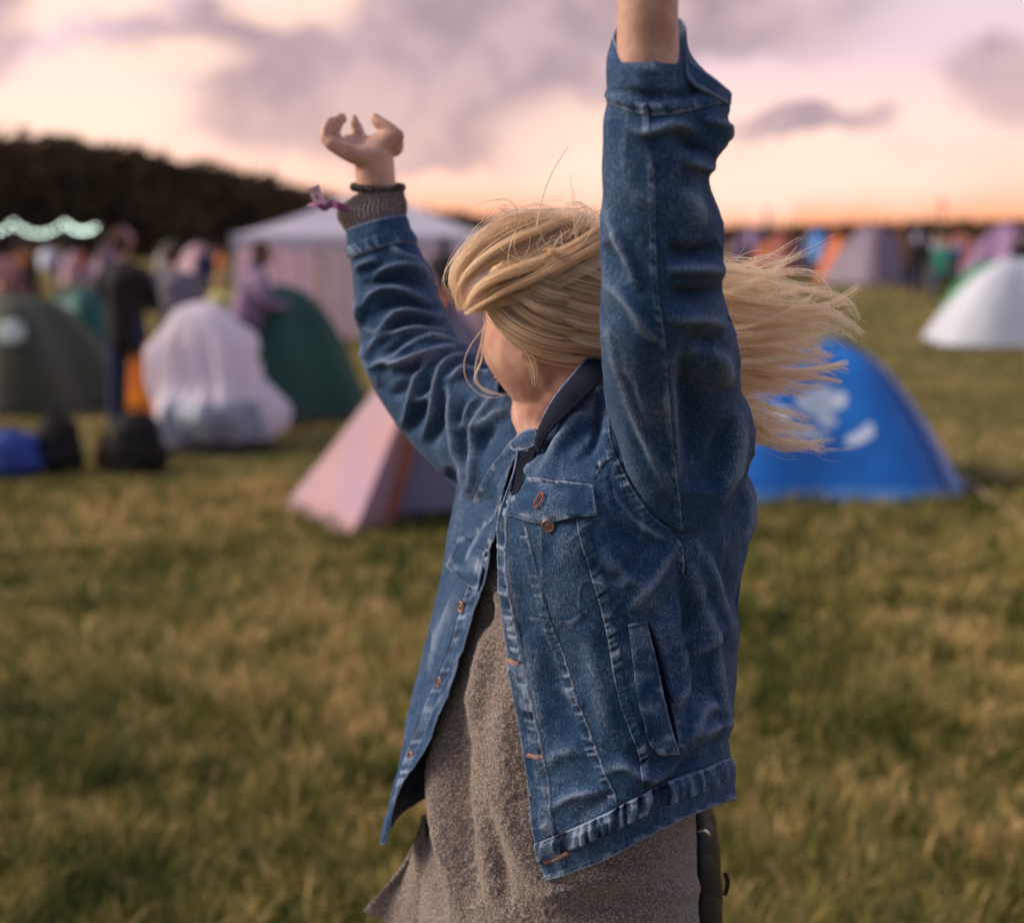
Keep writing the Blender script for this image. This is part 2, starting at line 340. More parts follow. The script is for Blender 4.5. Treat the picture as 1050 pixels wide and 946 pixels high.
def make_tent(name, px, pyb, halfpx, pytop, rz, fly_m, trim_m, pole_m, label, depth=1.0, group=None, door_m=None, guys=3, sag=.10, band=None, vent=True, pw=.53):
    g = G(px, pyb); Yd = g[1] + halfpx * g[1] / F * .55 * depth; cen = np.array([g[0] * Yd / g[1], Yd, 0])
    a = halfpx * Yd / F; h = max(.5, Hat(pytop, Yd)); b = a * depth
    k_ = 1.0 / max(.6, abs(math.cos(rz)) * 1.0 + 0); 
    e = empty(name, cen, rz, label=label, cat='tent', group=group)
    V = dome(a, b, h, sag=sag, seed=int(px), pw=pw); xr = rot2(V, rz)[..., 0]; V = V * np.array([2 * a / (xr.max() - xr.min())] * 2 + [1.0]); V0 = V.copy(); V0[0, :, 2] = .03; 
    fl = grid_mesh(V0, True); fo_ = obj('fly_sheet', fl, fly_m, e)
    sk = V[:5].copy(); out = sk * np.array([1.012, 1.012, 1]); out[:, :, 2] = np.linspace(.0, .085, 5)[:, None]
    obj('ground_skirt', grid_mesh(out, True), trim_m, e)
    for q in (0, 30, 60, 90):
        pl = V0[2:, q] * 1.0; nrm = pl * np.array([1, 1, .4]); nrm /= np.linalg.norm(nrm, axis=1, keepdims=True) + 1e-9
        mb = MB(); mb.tube(pl[::4] + nrm[::4] * .008, .010, 6); obj('pole_sleeve', mb.mesh(), pole_m, e)
    if door_m is not None:
        D = V0[3:46, 76:104]; nn = grid_normals(D); 
        if (nn[10, 10] * D[10, 10]).sum() < 0: nn = -nn
        obj('door_panel', grid_mesh(D + nn * .012), door_m, e)
    if vent:
        mb = MB(); mb.ball((0, 0, h - .005), (a * .12, b * .12, .03), 12); obj('top_vent', mb.mesh(), trim_m, e)
    for i in range(guys):
        q = (0, 30, 60, 90)[i]; s0 = V0[22, q]; end = V0[0, q] * 1.55; end[2] = 0
        mb = MB(); mb.tube(np.array([s0, end]), .004, 5); gl = obj('guy_line', mb.mesh(), MROPE, e)
        mb = MB(); mb.tube(np.array([end + [0, 0, .05], end - [0, 0, .03]]), .006, 5); obj('peg', mb.mesh(), MROPE, gl)
    return e, fo_, V0, cen
MROPE = mat('rope', (.42, .30, .18), .9)
MPOLE = mat('pole_grey', (.12, .11, .12), .5)
def fab(n, c, c2=None, tr=.15): return mat('tent_cloth_' + n, c, .55, c2 or tuple(x * .8 for x in c), 2.5, bump=.15, bscale=5, trans=tr)
f_olive = fab('olive', (.075, .075, .045)); f_teal = fab('teal', (.012, .11, .10)); f_dgreen = fab('bottle_green', (.025, .088, .068), tr=.1)
f_white = fab('white', (.62, .64, .72), (.55, .58, .66)); f_dark = fab('charcoal', (.025, .022, .025)); f_grey = fab('mauve_grey', (.26, .20, .28))
f_orange = fab('orange', (.85, .22, .05)); f_pink = fab('salmon', (.52, .30, .32), (.46, .30, .40)); f_slate = fab('slate', (.23, .22, .34))
f_red = fab('brick_red', (.34, .09, .07)); f_purple = fab('purple', (.33, .20, .38)); f_green = fab('green', (.05, .34, .13)); f_blue2 = fab('light_blue', (.10, .30, .72))
f_rust = fab('rust', (.50, .17, .11))
# blue tent with white print
def blue_tent():
    m = bpy.data.materials.new('blue_tent_cloth'); m.use_nodes = True; N = NT(m.node_tree)
    at = N.n('ShaderNodeAttribute', attribute_name='print').outputs['Fac']; tcn = N.n('ShaderNodeTexCoord').outputs['Object']
    b = N.n('ShaderNodeBsdfPrincipled'); b.inputs['Roughness'].default_value = .45
    base = N.mix(N.ss(N.noise(tcn, 3, 3), .3, .7), (.004, .15, .56), (.003, .11, .44))
    N.put(b.inputs['Base Color'], N.mix(N.ss(at, .35, .6), base, (.62, .72, .85)))
    bp = N.n('ShaderNodeBump'); bp.inputs['Strength'].default_value = .2; bp.inputs['Distance'].default_value = .02; N.put(bp.inputs['Height'], N.noise(tcn, 4, 3)); N.put(b.inputs['Normal'], bp.outputs[0])
    N.put(N.n('ShaderNodeOutputMaterial').inputs[0], b.outputs[0])
    e, fl, V0, cen = make_tent('dome_tent', 848, 503, 150, 351, math.radians(40), m, f_blue2, fab('navy', (.01, .03, .12)), 'bright blue dome tent with white print, behind the blonde woman', depth=.8, guys=0, sag=.06)
    
    W = rot2(V0, math.radians(40)) + cen; px, py = proj(W); fr = W[..., 1] < cen[1]
    pr = np.zeros(px.shape)
    for (x, y, rx, ry) in [(842, 402, 13, 8), (855, 412, 13, 9), (838, 420, 15, 8), (848, 432, 11, 6), (828, 412, 12, 10), (862, 408, 6, 7), (880, 449, 9, 6), (891, 441, 6, 8), (873, 452, 6, 4), (820, 440, 16, 5), (838, 447, 14, 4), (800, 425, 14, 8)]:
        pr = np.maximum(pr, np.clip(1.4 - ((px - x) / rx) ** 2 - ((py - y) / ry) ** 2, 0, 1))
    pr *= fr; a = fl.data.attributes.new('print', 'FLOAT', 'POINT'); a.data.foreach_set('value', pr.astype(np.float32).ravel())
    # guy rope from the right-hand corner
    mb = MB(); p0 = G(985, 498) + [0, 0, .06]; p1 = G(1075, 548); mb.tube(np.array([p0, (p0 + p1) / 2 + [0, 0, -.02], p1]) , .018, 6)
    o = obj('guy_line', mb.mesh(), MROPE); o.parent = e; o.matrix_parent_inverse = e.matrix_basis.inverted() if False else o.matrix_parent_inverse
    bpy.context.view_layer.update(); o.matrix_parent_inverse = e.matrix_world.inverted()
blue_tent()
# pink tent behind her raised arm
def pink_tent():
    e = empty('wigwam_tent', G(420, 528), label='pink and slate pointed tent with an orange pole seam, behind the raised arm', cat='tent')
    bpy.context.view_layer.update(); inv = e.matrix_world.inverted()
    apex = P(458, 300, 7.8); L = G(289, 520); Fp = G(360, 551); Mp = G(397, 537); Rr = G(520, 532); Rb = G(610, 505); Lb = G(360, 478)
    def panel(name, A, B, top, m, sag=.06, n=24, hemsag=.0):
        s_ = np.linspace(0, 1, n)[:, None, None]; t_ = np.linspace(0, 1, n)[None, :, None]
        Q = (np.asarray(A) * (1 - s_) + np.asarray(B) * s_) * (1 - t_) + np.asarray(top) * t_
        # catenary flare: edges curve inwards on the way up
        cen = (np.asarray(L) + Rb) / 2; inn = (np.array([cen[0], cen[1], 0]) - Q) * np.array([1, 1, 0])
        Q = Q + inn * (.14 * t_ * (1 - t_)) + inn * (sag * np.sin(np.pi * s_) * np.sin(np.pi * t_) ** .7)
        Q[..., 2] += .0; Q += .012 * fbm(Q * 6, 3, 3)[..., None]
        o = obj(name, grid_mesh(Q), m, e); o.matrix_parent_inverse = inv; return o
    panel('side_panel', L, Fp, apex, f_pink); panel('side_panel', Fp, Mp, apex, f_pink); panel('front_panel', Mp, Rr, apex, f_slate, .03)
    panel('side_panel', Rr, Rb, apex, f_slate); panel('side_panel', Rb, Lb, apex, f_pink); panel('side_panel', Lb, L, apex, f_pink)
    s_ = np.linspace(0, 1, 14)[:, None]; Q = Mp * (1 - s_) + apex * s_; cen = (L + Rb) / 2; inn = (cen - Q) * [1, 1, 0]; Q = Q + inn * .14 * s_ * (1 - s_) + [0, -.02, 0]
    mb = MB(); mb.tube(Q, np.linspace(.045, .02, 14), 8); o = obj('pole_sleeve', mb.mesh(), f_rust, e); o.matrix_parent_inverse = inv
    mb = MB(); mb.tube(np.array([Mp, Rr]) + [0, 0, .03], .035, 8); o = obj('ground_skirt', mb.mesh(), f_dark, e); o.matrix_parent_inverse = inv
pink_tent()
e, fl, V0, cen = make_tent('dome_tent', 20, 423, 112, 303, math.radians(20), f_olive, f_dark, f_olive, 'olive dome tent with a round white badge at the left edge', depth=.9, pw=.42, guys=0, sag=.04)
# round badge
qd = P(13, 341, cen[1] - .86)
mb = MB(); th = np.linspace(0, 2 * np.pi, 28, endpoint=False)
bad = np.stack([np.cos(th) * .125, -.0 * th, np.sin(th) * .125], -1)
def badge_on(e, cen, rz, V0, px, py, r, m, name='badge'):
    W = rot2(V0, rz) + cen; qx, qy = proj(W); fr = W[..., 1] < cen[1] + .05; d = (qx - px) ** 2 + (qy - py) ** 2 + (~fr) * 1e6; k = np.unravel_index(d.argmin(), d.shape)
    nn = grid_normals(V0, True); nv = nn[k]; p0 = V0[k]
    if nv @ (p0 * [1, 1, .2]) < 0: nv = -nv
    a = np.cross(nv, [0, 0, 1]); a /= np.linalg.norm(a); b = np.cross(nv, a); mb = MB(); ring = []
    for dd, rr in ((.0, r), (.03, r), (.034, r * .93)): ring.append(p0 + nv * dd + rr * (np.cos(th)[:, None] * a + np.sin(th)[:, None] * b))
    mb.addv(np.array(ring), grid_faces(3, 28, True).tolist() + [list(range(56, 84))]); return obj(name, mb.mesh(), m, e)
badge_on(e, cen, math.radians(20), V0, 13, 341, .13, mat('badge_white', (.62, .68, .64), .5, (.3, .4, .36), 14))
make_tent('dome_tent', 92, 388, 74, 296, math.radians(10), f_teal, f_dark, f_teal, 'teal dome tent behind the olive one', depth=.9, pw=.42, guys=0, sag=.05)
make_tent('dome_tent', 290, 432, 92, 294, math.radians(-6), f_dgreen, f_dark, f_dgreen, 'bottle-green dome tent behind the white sheet', depth=.9, pw=.42, guys=0, sag=.02)
make_tent('dome_tent', 1040, 354, 92, 264, math.radians(42), f_white, fab('navy2', (.03, .05, .12)), f_white, 'pale bluish-white dome tent at the right edge', depth=.9, guys=1, sag=.04)
make_tent('dome_tent', 1012, 322, 52, 268, math.radians(5), f_green, f_dark, f_green, 'green dome tent half hidden behind the white one', guys=0)
make_tent('dome_tent', 893, 292, 50, 231, math.radians(-10), f_grey, f_dark, f_orange, 'mauve-grey dome tent with an orange side in the middle distance', guys=0, door_m=None, sag=.03)
make_tent('dome_tent', 858, 290, 22, 240, math.radians(0), f_orange, f_dark, f_orange, 'narrow orange tent leaning on the mauve-grey one', guys=0, sag=.03)
make_tent('dome_tent', 1030, 286, 46, 228, math.radians(0), f_purple, f_dark, f_rust, 'purple dome tent far back at the right edge', guys=0)
make_tent('dome_tent', 985, 276, 26, 238, math.radians(0), f_rust, f_dark, f_rust, 'small rust-coloured tent left of the purple one', guys=0)
make_tent('dome_tent', 800, 284, 42, 238, math.radians(0), f_red, f_dark, f_red, 'brick-red dome tent behind the blown hair', guys=0)
make_tent('dome_tent', 770, 270, 26, 234, math.radians(0), f_purple, f_dark, f_purple, 'small purple tent beside the near raised sleeve', guys=0)
make_tent('dome_tent', 838, 268, 24, 236, math.radians(0), f_blue2, f_dark, f_blue2, 'small light-blue tent far back above the blown hair', guys=0)
make_tent('dome_tent', 940, 262, 20, 236, math.radians(0), f_slate, f_dark, f_slate, 'small slate tent on the far right skyline', guys=0)
# pale distant tents along the left
for (px, pb, hp, pt, m_, lb) in [(20, 300, 26, 262, f_rust, 'rust-coloured tent far back at the left edge'), (78, 292, 24, 258, f_pink, 'salmon tent far back left of the dark-jacketed person'),
                                 (205, 288, 30, 250, f_pink, 'salmon tent between the capped people and the marquee'), (112, 282, 20, 252, f_purple, 'small mauve tent under the string lights'), (52, 276, 22, 254, f_white, 'white tent far back under the string lights')]:
    make_tent('dome_tent', px, pb, hp, pt, 0, m_, f_dark, m_, lb, guys=0)
# ================================================================= MARQUEES
m_roof = fab('marquee_roof', (.70, .68, .80), (.70, .66, .80), tr=.4); m_wall = fab('marquee_wall', (.93, .72, .80), (.86, .66, .82), tr=.55); m_pale = fab('marquee_wall_pale', (.86, .72, .76), tr=.55)
def marquee(px0, px1, pye, pyp, Yd, rz, label):
    x0 = (px0 - CX) / F * Yd; x1 = (px1 - CX) / F * Yd; wd = (x1 - x0) / 2; cx = (x0 + x1) / 2; he = Hat(pye, Yd); hp = Hat(pyp, Yd + wd)
    e = empty('marquee', (cx, Yd + wd, 0), rz, label=label, cat='marquee')
    n_ = 24; s_ = np.linspace(-1, 1, n_)
    for k in range(4):
        r = k * math.pi / 2; t_ = np.linspace(0, 1, 14)[:, None]
        x = s_[None, :] * wd * 1.02 * (1 - t_); y = -wd * 1.02 * (1 - t_) * np.ones(n_); z = he + (hp - he) * (t_ ** 1.25) - .05 * np.sin(np.pi * t_) * (1 - s_[None] ** 2); z = z * np.ones_like(x)
        obj('roof_panel', grid_mesh(rot2(np.stack([x, y, z], -1), r)), m_roof, e)
        zz = np.linspace(he, he - .22, 4)[:, None] * np.ones(n_ * 2); xx = np.linspace(-1, 1, n_ * 2)[None] * wd * 1.02 * np.ones((4, 1)); yv = -wd * 1.02 * np.ones_like(xx)
        obj('valance', grid_mesh(rot2(np.stack([xx, yv, zz], -1), r)), m_roof, e)
        if k != 2:
            for j in range(3):
                xs = np.linspace(-1 + j * 2 / 3, -1 + (j + 1) * 2 / 3 - .02, 40); zz = np.linspace(0.02, he - .1, 6)[:, None] * np.ones(40)
                yv = (-wd + .05 * np.sin(xs * 34) * 1)[None] * np.ones((6, 1)); xx = xs[None] * wd * np.ones((6, 1))
                obj('side_curtain', grid_mesh(rot2(np.stack([xx, yv, zz], -1), r)), (m_wall, m_pale, m_wall)[j], e)
        mb = MB(); c_ = rot2(np.array([-wd, -wd, 0.]), r); mb.tube(np.array([c_, c_ + [0, 0, he]]), .04, 8); obj('leg', mb.mesh(), MPOLE, e)
marquee(243, 500, 241, 190, 22.5, 0.0, 'large white marquee with pink side curtains behind the raised fist')
# ================================================================= STRING LIGHTS
mbulb = bpy.data.materials.new('bulb_glow'); mbulb.use_nodes = True; N = NT(mbulb.node_tree); em = N.n('ShaderNodeEmission'); em.inputs[0].default_value = (.80, 1.0, .82, 1); em.inputs[1].default_value = 9
N.put(N.n('ShaderNodeOutputMaterial').inputs[0], em.outputs[0])
Yl = 34.0; e = empty('string_lights', P(50, 262, Yl) * [1, 1, 0], label='scalloped string of glowing pale lights above the camp at the left', cat='string lights')
bpy.context.view_layer.update(); inv = e.matrix_world.inverted()
def lk(o): o.parent = e; o.matrix_parent_inverse = inv; return o
supports = [(-90, 225), (-38, 226), (14, 227), (66, 227), (101, 229)]
mbw = MB()
for (a, b) in zip(supports[:-1], supports[1:]):
    t_ = np.linspace(0, 1, 10); xs = a[0] + (b[0] - a[0]) * t_; ys = a[1] + (b[1] - a[1]) * t_ + 11 * (b[0] - a[0]) / 52 * 4 * t_ * (1 - t_)
    pts = P(xs, ys, Yl); mbw.tube(pts, .008, 5)
    for q in pts[:-1]:
        mb = MB(); mb.ball(q - [0, 0, .04], .026, 10); lk(obj('bulb', mb.mesh(), mbulb))
lk(obj('cable', mbw.mesh(), MPOLE))
for s_ in supports:
    q = P(s_[0], s_[1] - 1, Yl); mb = MB(); mb.tube(np.array([[q[0], q[1] + .05, 0], [q[0], q[1] + .05, q[2]]]), .03, 8); lk(obj('pole', mb.mesh(), MPOLE))
# ================================================================= BACKGROUND PEOPLE
MSK = mat('skin_far', (.50, .28, .21), .6)
CL = {}
def cloth(c):
    if c not in CL: CL[c] = mat('cloth_' + c, COLS[c], .85, tuple(x * .7 for x in COLS[c]), 9)
    return CL[c]
COLS = dict(black=(.018, .015, .018), grey=(.20, .18, .22), navy=(.02, .03, .09), teal=(.03, .26, .20), white=(.62, .58, .62), red=(.45, .07, .06), orange=(.85, .28, .06), brown=(.10, .05, .035),
            pink=(.62, .30, .34), yellow=(.70, .62, .22), olive=(.08, .08, .05), blue=(.05, .14, .42), blond=(.50, .34, .16), mauve=(.30, .20, .32), green=(.04, .28, .12))
def figure(cen, H, rz, top, legs, hair, label, cap=None, arms='down', bend=0.0, group=None, name='person', hood=False):
    e = empty(name, cen, rz, label=label, cat='person', group=group); s = H / 1.75
    def bp(z, y=0.0, x=0.0):  # bend the upper body forward from the hips
        if z > .95 and bend: dz = z - .95; return np.array([x, y - math.sin(bend) * dz, .95 + math.cos(bend) * dz]) * s
        return np.array([x, y, z]) * s
    body = MB(); jac = MB(); tro = MB()
    body.tube([bp(.95), bp(1.15), bp(1.4), bp(1.5)], [.10 * s, .11 * s, .11 * s, .05 * s], 12, 10); body.tube([bp(1.45), bp(1.58)], [.05 * s, .05 * s], 10)
    hd = bp(1.65); body.ball(hd, (.075 * s, .095 * s, .115 * s), 20); body.ball(hd + np.array([0, -.095, -.01]) * s, (.014 * s, .02 * s, .022 * s), 8)
    for sd_ in (-1, 1):
        body.ball(hd + np.array([.075 * sd_, .0, 0]) * s, (.012 * s, .02 * s, .03 * s), 8)
        st = .05 if sd_ > 0 else -.04
        leg = [bp(.95, 0, .09 * sd_), bp(.5, -.03 + st, .11 * sd_), bp(.07, st, .12 * sd_)]
        body.tube(leg, [.075 * s, .05 * s, .035 * s], 10, 9); body.tube([bp(.045, st + .03, .12 * sd_), bp(.035, st - .13, .13 * sd_)], [.035 * s, .032 * s], 8)
        tro.tube(leg, [.10 * s, .072 * s, .06 * s], 12, 9)
        if arms == 'down': el, wr = bp(1.17, .02, .26 * sd_), bp(.95, -.06, .26 * sd_)
        elif arms == 'front': el, wr = bp(1.18, -.08, .24 * sd_), bp(1.14, -.30, .10 * sd_)
        else: el, wr = bp(1.62, -.05, .30 * sd_), bp(1.88, -.05, .24 * sd_)
        sh = bp(1.40, 0, .17 * sd_)
        body.tube([bp(1.42, 0, .05 * sd_), sh, el, wr], [.05 * s, .05 * s, .036 * s, .026 * s], 10, 12)
        dr = (wr - el) / np.linalg.norm(wr - el); body.ball(wr + dr * .05 * s, (.03 * s, .025 * s, .045 * s), 8)
        for q in range(4): body.tube([wr + dr * .07 * s + np.array([(q - 1.5) * .014, 0, 0]) * s, wr + dr * .14 * s + np.array([(q - 1.5) * .017, -.01, 0]) * s], .008 * s, 6)
        body.tube([wr + dr * .03 * s, wr + dr * .08 * s + np.array([-.035 * sd_, -.01, 0]) * s], .009 * s, 6)
        jac.tube([bp(1.42, 0, .06 * sd_), sh, el, wr], [.07 * s, .078 * s, .06 * s, .045 * s], 12, 12)
    tro.tube([bp(.90), bp(1.02)], [.15 * s, .14 * s], 14)
    jac.tube([bp(.86), bp(1.0), bp(1.2), bp(1.38), bp(1.47)], [.17 * s, .17 * s, .165 * s, .15 * s, .07 * s], 16, 14)
    if hood: jac.tube([bp(1.46, .05), bp(1.52, .09)], [.09 * s, .07 * s], 12)
    remeshed(body, 'body', .022, MSK, e, 3)
    remeshed(jac, 'jacket', .022, cloth(top), e, 4); remeshed(tro, 'trousers', .022, cloth(legs), e, 3)
    hm = MB(); 
    if cap: hm.ball(hd + np.array([0, 0, .045]) * s, (.09 * s, .105 * s, .09 * s), 16); hm.ball(hd + np.array([0, -.10, .045]) * s, (.07 * s, .07 * s, .012 * s), 12); remeshed(hm, 'cap', .015, cloth(cap), e, 2)
    hm = MB(); hm.ball(hd + np.array([0, .03, .02]) * s, (.088 * s, .092 * s, .115 * s), 16); 
    if not cap: hm.ball(hd + np.array([0, .05, -.08]) * s, (.075 * s, .06 * s, .12 * s), 12)
    remeshed(hm, 'hair', .015, cloth(hair), e, 2); return e
def place(px, pyb, pytop, *a, **k):
    g = G(px, pyb); H = Hat(pytop, g[1]); return figure(g, H, *a, **k)
place(134, 446, 238, math.radians(160), 'black', 'navy', 'brown', 'person in a dark jacket and pale cap beside the orange bag', cap='pink', arms='front', group='people at the tents')
place(186, 440, 246, math.radians(200), 'grey', 'navy', 'brown', 'person in a grey jacket and green cap behind the white sheet', cap='teal', arms='front', bend=.35, group='people at the tents')
place(254, 432, 246, math.radians(115), 'mauve', 'navy', 'brown', 'brown-haired person in a lilac-grey hoodie in front of the bottle-green tent', arms='front', bend=.30, hood=True, group='people at the tents')
place(216, 425, 268, math.radians(170), 'yellow', 'grey', 'blond', 'fair-haired person in a pale yellow top bending behind the white sheet', arms='front', bend=.7, group='people at the tents')
# crowd
protos = {}
def clone(src, loc, rz, sc, label):
    r = src.copy(); S.collection.objects.link(r); r.location = loc; r.rotation_euler = (0, 0, rz); r.scale = (sc, sc, sc); r['label'] = label; r['group'] = 'distant crowd among the tents'
    for ch in src.children: c2 = ch.copy(); S.collection.objects.link(c2); c2.parent = r
    return r
crowd = [
 (8, 318, 254, 'pink', 'navy', 'brown', None, 'person in a pink top at the far left edge'), (36, 316, 250, 'black', 'black', 'black', None, 'dark-clothed person left of the teal tent'),
 (60, 306, 256, 'mauve', 'navy', 'blond', None, 'fair-haired person in mauve above the teal tent'), (24, 300, 257, 'orange', 'navy', 'brown', None, 'person in an orange top behind the olive tent'),
 (85, 300, 258, 'red', 'grey', 'brown', None, 'person in a red top left of the dark-jacketed person'), (108, 298, 256, 'brown', 'navy', 'blond', None, 'fair-haired person in brown near the dark-jacketed person'),
 (212, 310, 252, 'navy', 'navy', 'brown', None, 'person in navy beside the green-capped person'), (228, 306, 256, 'orange', 'grey', 'brown', None, 'person in orange left of the lilac hoodie'),
 (166, 300, 254, 'white', 'navy', 'brown', None, 'person in white between the two capped people'), (457, 356, 244, 'black', 'black', 'black', None, 'dark figure standing in front of the marquee, right of the raised sleeve'),
 (762, 296, 240, 'black', 'black', 'black', None, 'dark-clothed person beside the near raised sleeve'), (784, 292, 243, 'orange', 'brown', 'brown', None, 'person in orange behind the blown hair'),
 (826, 286, 244, 'blue', 'navy', 'blond', None, 'fair-haired person in blue behind the blown hair'), (930, 300, 238, 'brown', 'black', 'black', None, 'dark-haired person in brown right of the mauve-grey tent'),
 (942, 304, 240, 'black', 'navy', 'black', None, 'person in black right of the mauve-grey tent'), (958, 300, 236, 'white', 'blue', 'blond', None, 'fair-haired person in a white top right of the mauve-grey tent'),
 (966, 312, 244, 'teal', 'black', 'brown', None, 'person in a teal jacket left of the green tent'), (980, 296, 242, 'blue', 'navy', 'brown', None, 'person in blue left of the green tent'),
 (1000, 280, 240, 'pink', 'navy', 'brown', None, 'person in pink in front of the rust-coloured tent'), (1044, 300, 240, 'black', 'black', 'brown', None, 'dark-clothed person at the right edge behind the white tent'),
 (912, 276, 241, 'red', 'navy', 'brown', None, 'person in red behind the mauve-grey tent'), (876, 270, 242, 'brown', 'black', 'brown', None, 'brown-coated person far behind the mauve-grey tent'),
 (1018, 274, 240, 'orange', 'navy', 'blond', None, 'fair-haired person in orange on the far right'), (750, 276, 243, 'mauve', 'black', 'brown', None, 'mauve-topped person by the sleeve'),
]
for i, (px, pb, pt, top, legs, hair, cap, lb) in enumerate(crowd):
    g = G(px, pb); H = min(1.9, max(1.45, Hat(pt, g[1]))); key = (top, legs, hair)
    if key in protos:
        src, H0 = protos[key]; clone(src, g, RNG.random() * 6, H / H0, lb)
    else: protos[key] = (figure(g, H, RNG.random() * 6, top, legs, hair, lb, group='distant crowd among the tents', arms=('down', 'front')[i % 2]), H)
# ================================================================= WHITE SHEET, BAGS, MISC
def white_sheet():
    g = G(213, 463); cen = np.array([g[0], g[1] + .35, 0]); e = empty('crumpled_sheet', cen, label='crumpled white translucent tent sheet standing upright in a heap', cat='tent sheet')
    h = Hat(309, cen[1]); R, C = 70, 160; t_ = np.linspace(0, 1, R)[:, None]; ph = np.linspace(0, 2 * np.pi, C, endpoint=False)[None]
    prof = np.interp(t_, [0, .1, .3, .55, .8, .93, 1], [.40, .50, .50, .44, .31, .18, .03])
    fold = 1 + .07 * np.sin(ph * 11 + 3 * t_) * (1 - .5 * t_) + .05 * np.sin(ph * 23 - 4 * t_) + .05 * np.sin(ph * 5 + 1)
    x = prof * fold * np.cos(ph) - .10 * t_; y = prof * .75 * fold * np.sin(ph); z = h * t_ * np.ones_like(ph)
    V = np.stack([x, y, z], -1); V += .03 * fbm(V * 7, 3, 5)[..., None]; V[..., :2] *= (1 + .34 * vnoise(V * 3.6 + 4, 8))[..., None]; V[0, :, 2] = .0; V[..., 2] = np.maximum(V[..., 2], 0)
    obj('sheet', grid_mesh(V, True), mat('ripstop', (.86, .80, .90), .6, (.86, .72, .72), 2.2, bump=.3, bscale=9, trans=.4, lo=.45, hi=.8), e)
    D = V[6:24, 106:150]; nn = grid_normals(D)
    if (nn[5, 5] * D[5, 5])[:2].sum() < 0: nn = -nn
    obj('mesh_window', grid_mesh(D + nn * .012), fab('window', (.46, .50, .60)), e)
white_sheet()
def sack(name, px, pyb, wpx, pytop, m_, label, cat='bag', lump=.12, strap=True, seed=0, dd=.7):
    g = G(px, pyb); Yd = g[1] + .12; h = Hat(pytop, Yd); a = wpx / 2 * Yd / F; e = empty(name, (g[0] * Yd / g[1], Yd, 0), label=label, cat=cat)
    R, C = 34, 48; t_ = np.linspace(0, 1, R)[:, None]; ph = np.linspace(0, 2 * np.pi, C, endpoint=False)[None]
    rr = (1 - (2 * t_ - 1).clip(0, 1) ** 2.4) ** .6 * (.86 + .14 * np.sin(np.pi * np.clip(t_ * 2, 0, 1))); rr[0] *= .9; rr[-1] = .02
    V = np.stack([a * rr * np.cos(ph), a * dd * rr * np.sin(ph), h * t_ * np.ones_like(ph)], -1)
    V += (lump * a * fbm(V / a * 1.8 + seed, 3, seed + 3))[..., None]; V[..., 2] = np.maximum(V[..., 2], 0)
    obj('bag_body', grid_mesh(V, True), m_, e)
    if strap:
        mb = MB(); th = np.linspace(0, np.pi, 12); mb.tube(np.stack([a * .3 * np.cos(th), 0 * th - a * dd * .2, h * .93 + h * .14 * np.sin(th)], -1), .012, 6); obj('strap', mb.mesh(), cloth('black'), e)
        D = V[8:20, 30:42]; nn = grid_normals(D)
        if (nn[4, 4] * D[4, 4])[:2].sum() < 0: nn = -nn
        obj('pocket', grid_mesh(D + nn * .015), m_, e)
sack('bag', 150, 448, 38, 340, mat('orange_nylon', (.95, .30, .02), .5, (.8, .2, .02), 4, trans=.2), 'tall bright orange bag left of the white sheet', seed=3)
sack('bag', 10, 490, 74, 440, mat('blue_nylon', (.03, .07, .36), .5, (.02, .04, .2), 8), 'blue bag on the grass at the left edge', seed=4)
sack('bag', 60, 486, 56, 424, cloth('black'), 'black rucksack standing on the grass left of the dark bags', 'rucksack', seed=5)
sack('bag', 142, 486, 66, 420, cloth('black'), 'large black bag at the feet of the dark-jacketed person', seed=6)
sack('bag', 108, 482, 24, 446, cloth('brown'), 'small brown bag between the two black ones', seed=7)
sack('bag', 205, 462, 150, 450, cloth('black'), 'flat black groundsheet bundle under the white sheet', 'bundle', seed=8, strap=False)
sack('bag', 306, 434, 44, 404, cloth('black'), 'black bag in front of the bottle-green tent', seed=9)
# far masts on the right skyline
for px, top in ((967, 205), (787, 214)):
    q = P(px, top, 120.); e = empty('mast', (q[0], q[1], 0), label='slim lattice mast on the %s skyline' % ('far right' if px > 900 else 'horizon just right of the raised sleeve'), cat='mast', group='masts on the skyline')
    mb = MB(); hgt = q[2]
    for a_ in (0, 2.1, 4.2): mb.tube([[.5 * math.cos(a_), .5 * math.sin(a_), 0], [.12 * math.cos(a_), .12 * math.sin(a_), hgt]], .03, 5)
    for k in range(10):
        z = hgt * k / 10; r_ = .5 - .38 * k / 10; mb.tube([[r_, 0, z], [-r_ * .5, r_ * .86, z + hgt / 12], [-r_ * .5, -r_ * .86, z + hgt / 9]], .02, 5)
    obj('lattice', mb.mesh(), MPOLE, e); mb = MB(); mb.box((0, 0, hgt - .3), (.14, .14, .35)); mb.box((0, 0, hgt - 1.1), (.22, .12, .05)); obj('antenna', mb.mesh(), cloth('red'), e)
# ================================================================= THE WOMAN
person = empty('person', (0.08, 1.58, 0), label='blonde person in an open blue denim jacket over a taupe knit dress, both arms raised', cat='person')
bpy.context.view_layer.update(); PINV = person.matrix_world.inverted()
def own(o, parent=None):
    o.parent = parent or person
    if parent is None or parent is person: o.matrix_parent_inverse = PINV   # parts are modelled in world space; their own sub-parts hang on them unmoved
    return o
Nf = np.array([-.85, -.53, 0]); Lf = np.array([.53, -.85, 0])       # the way her chest faces, and her left
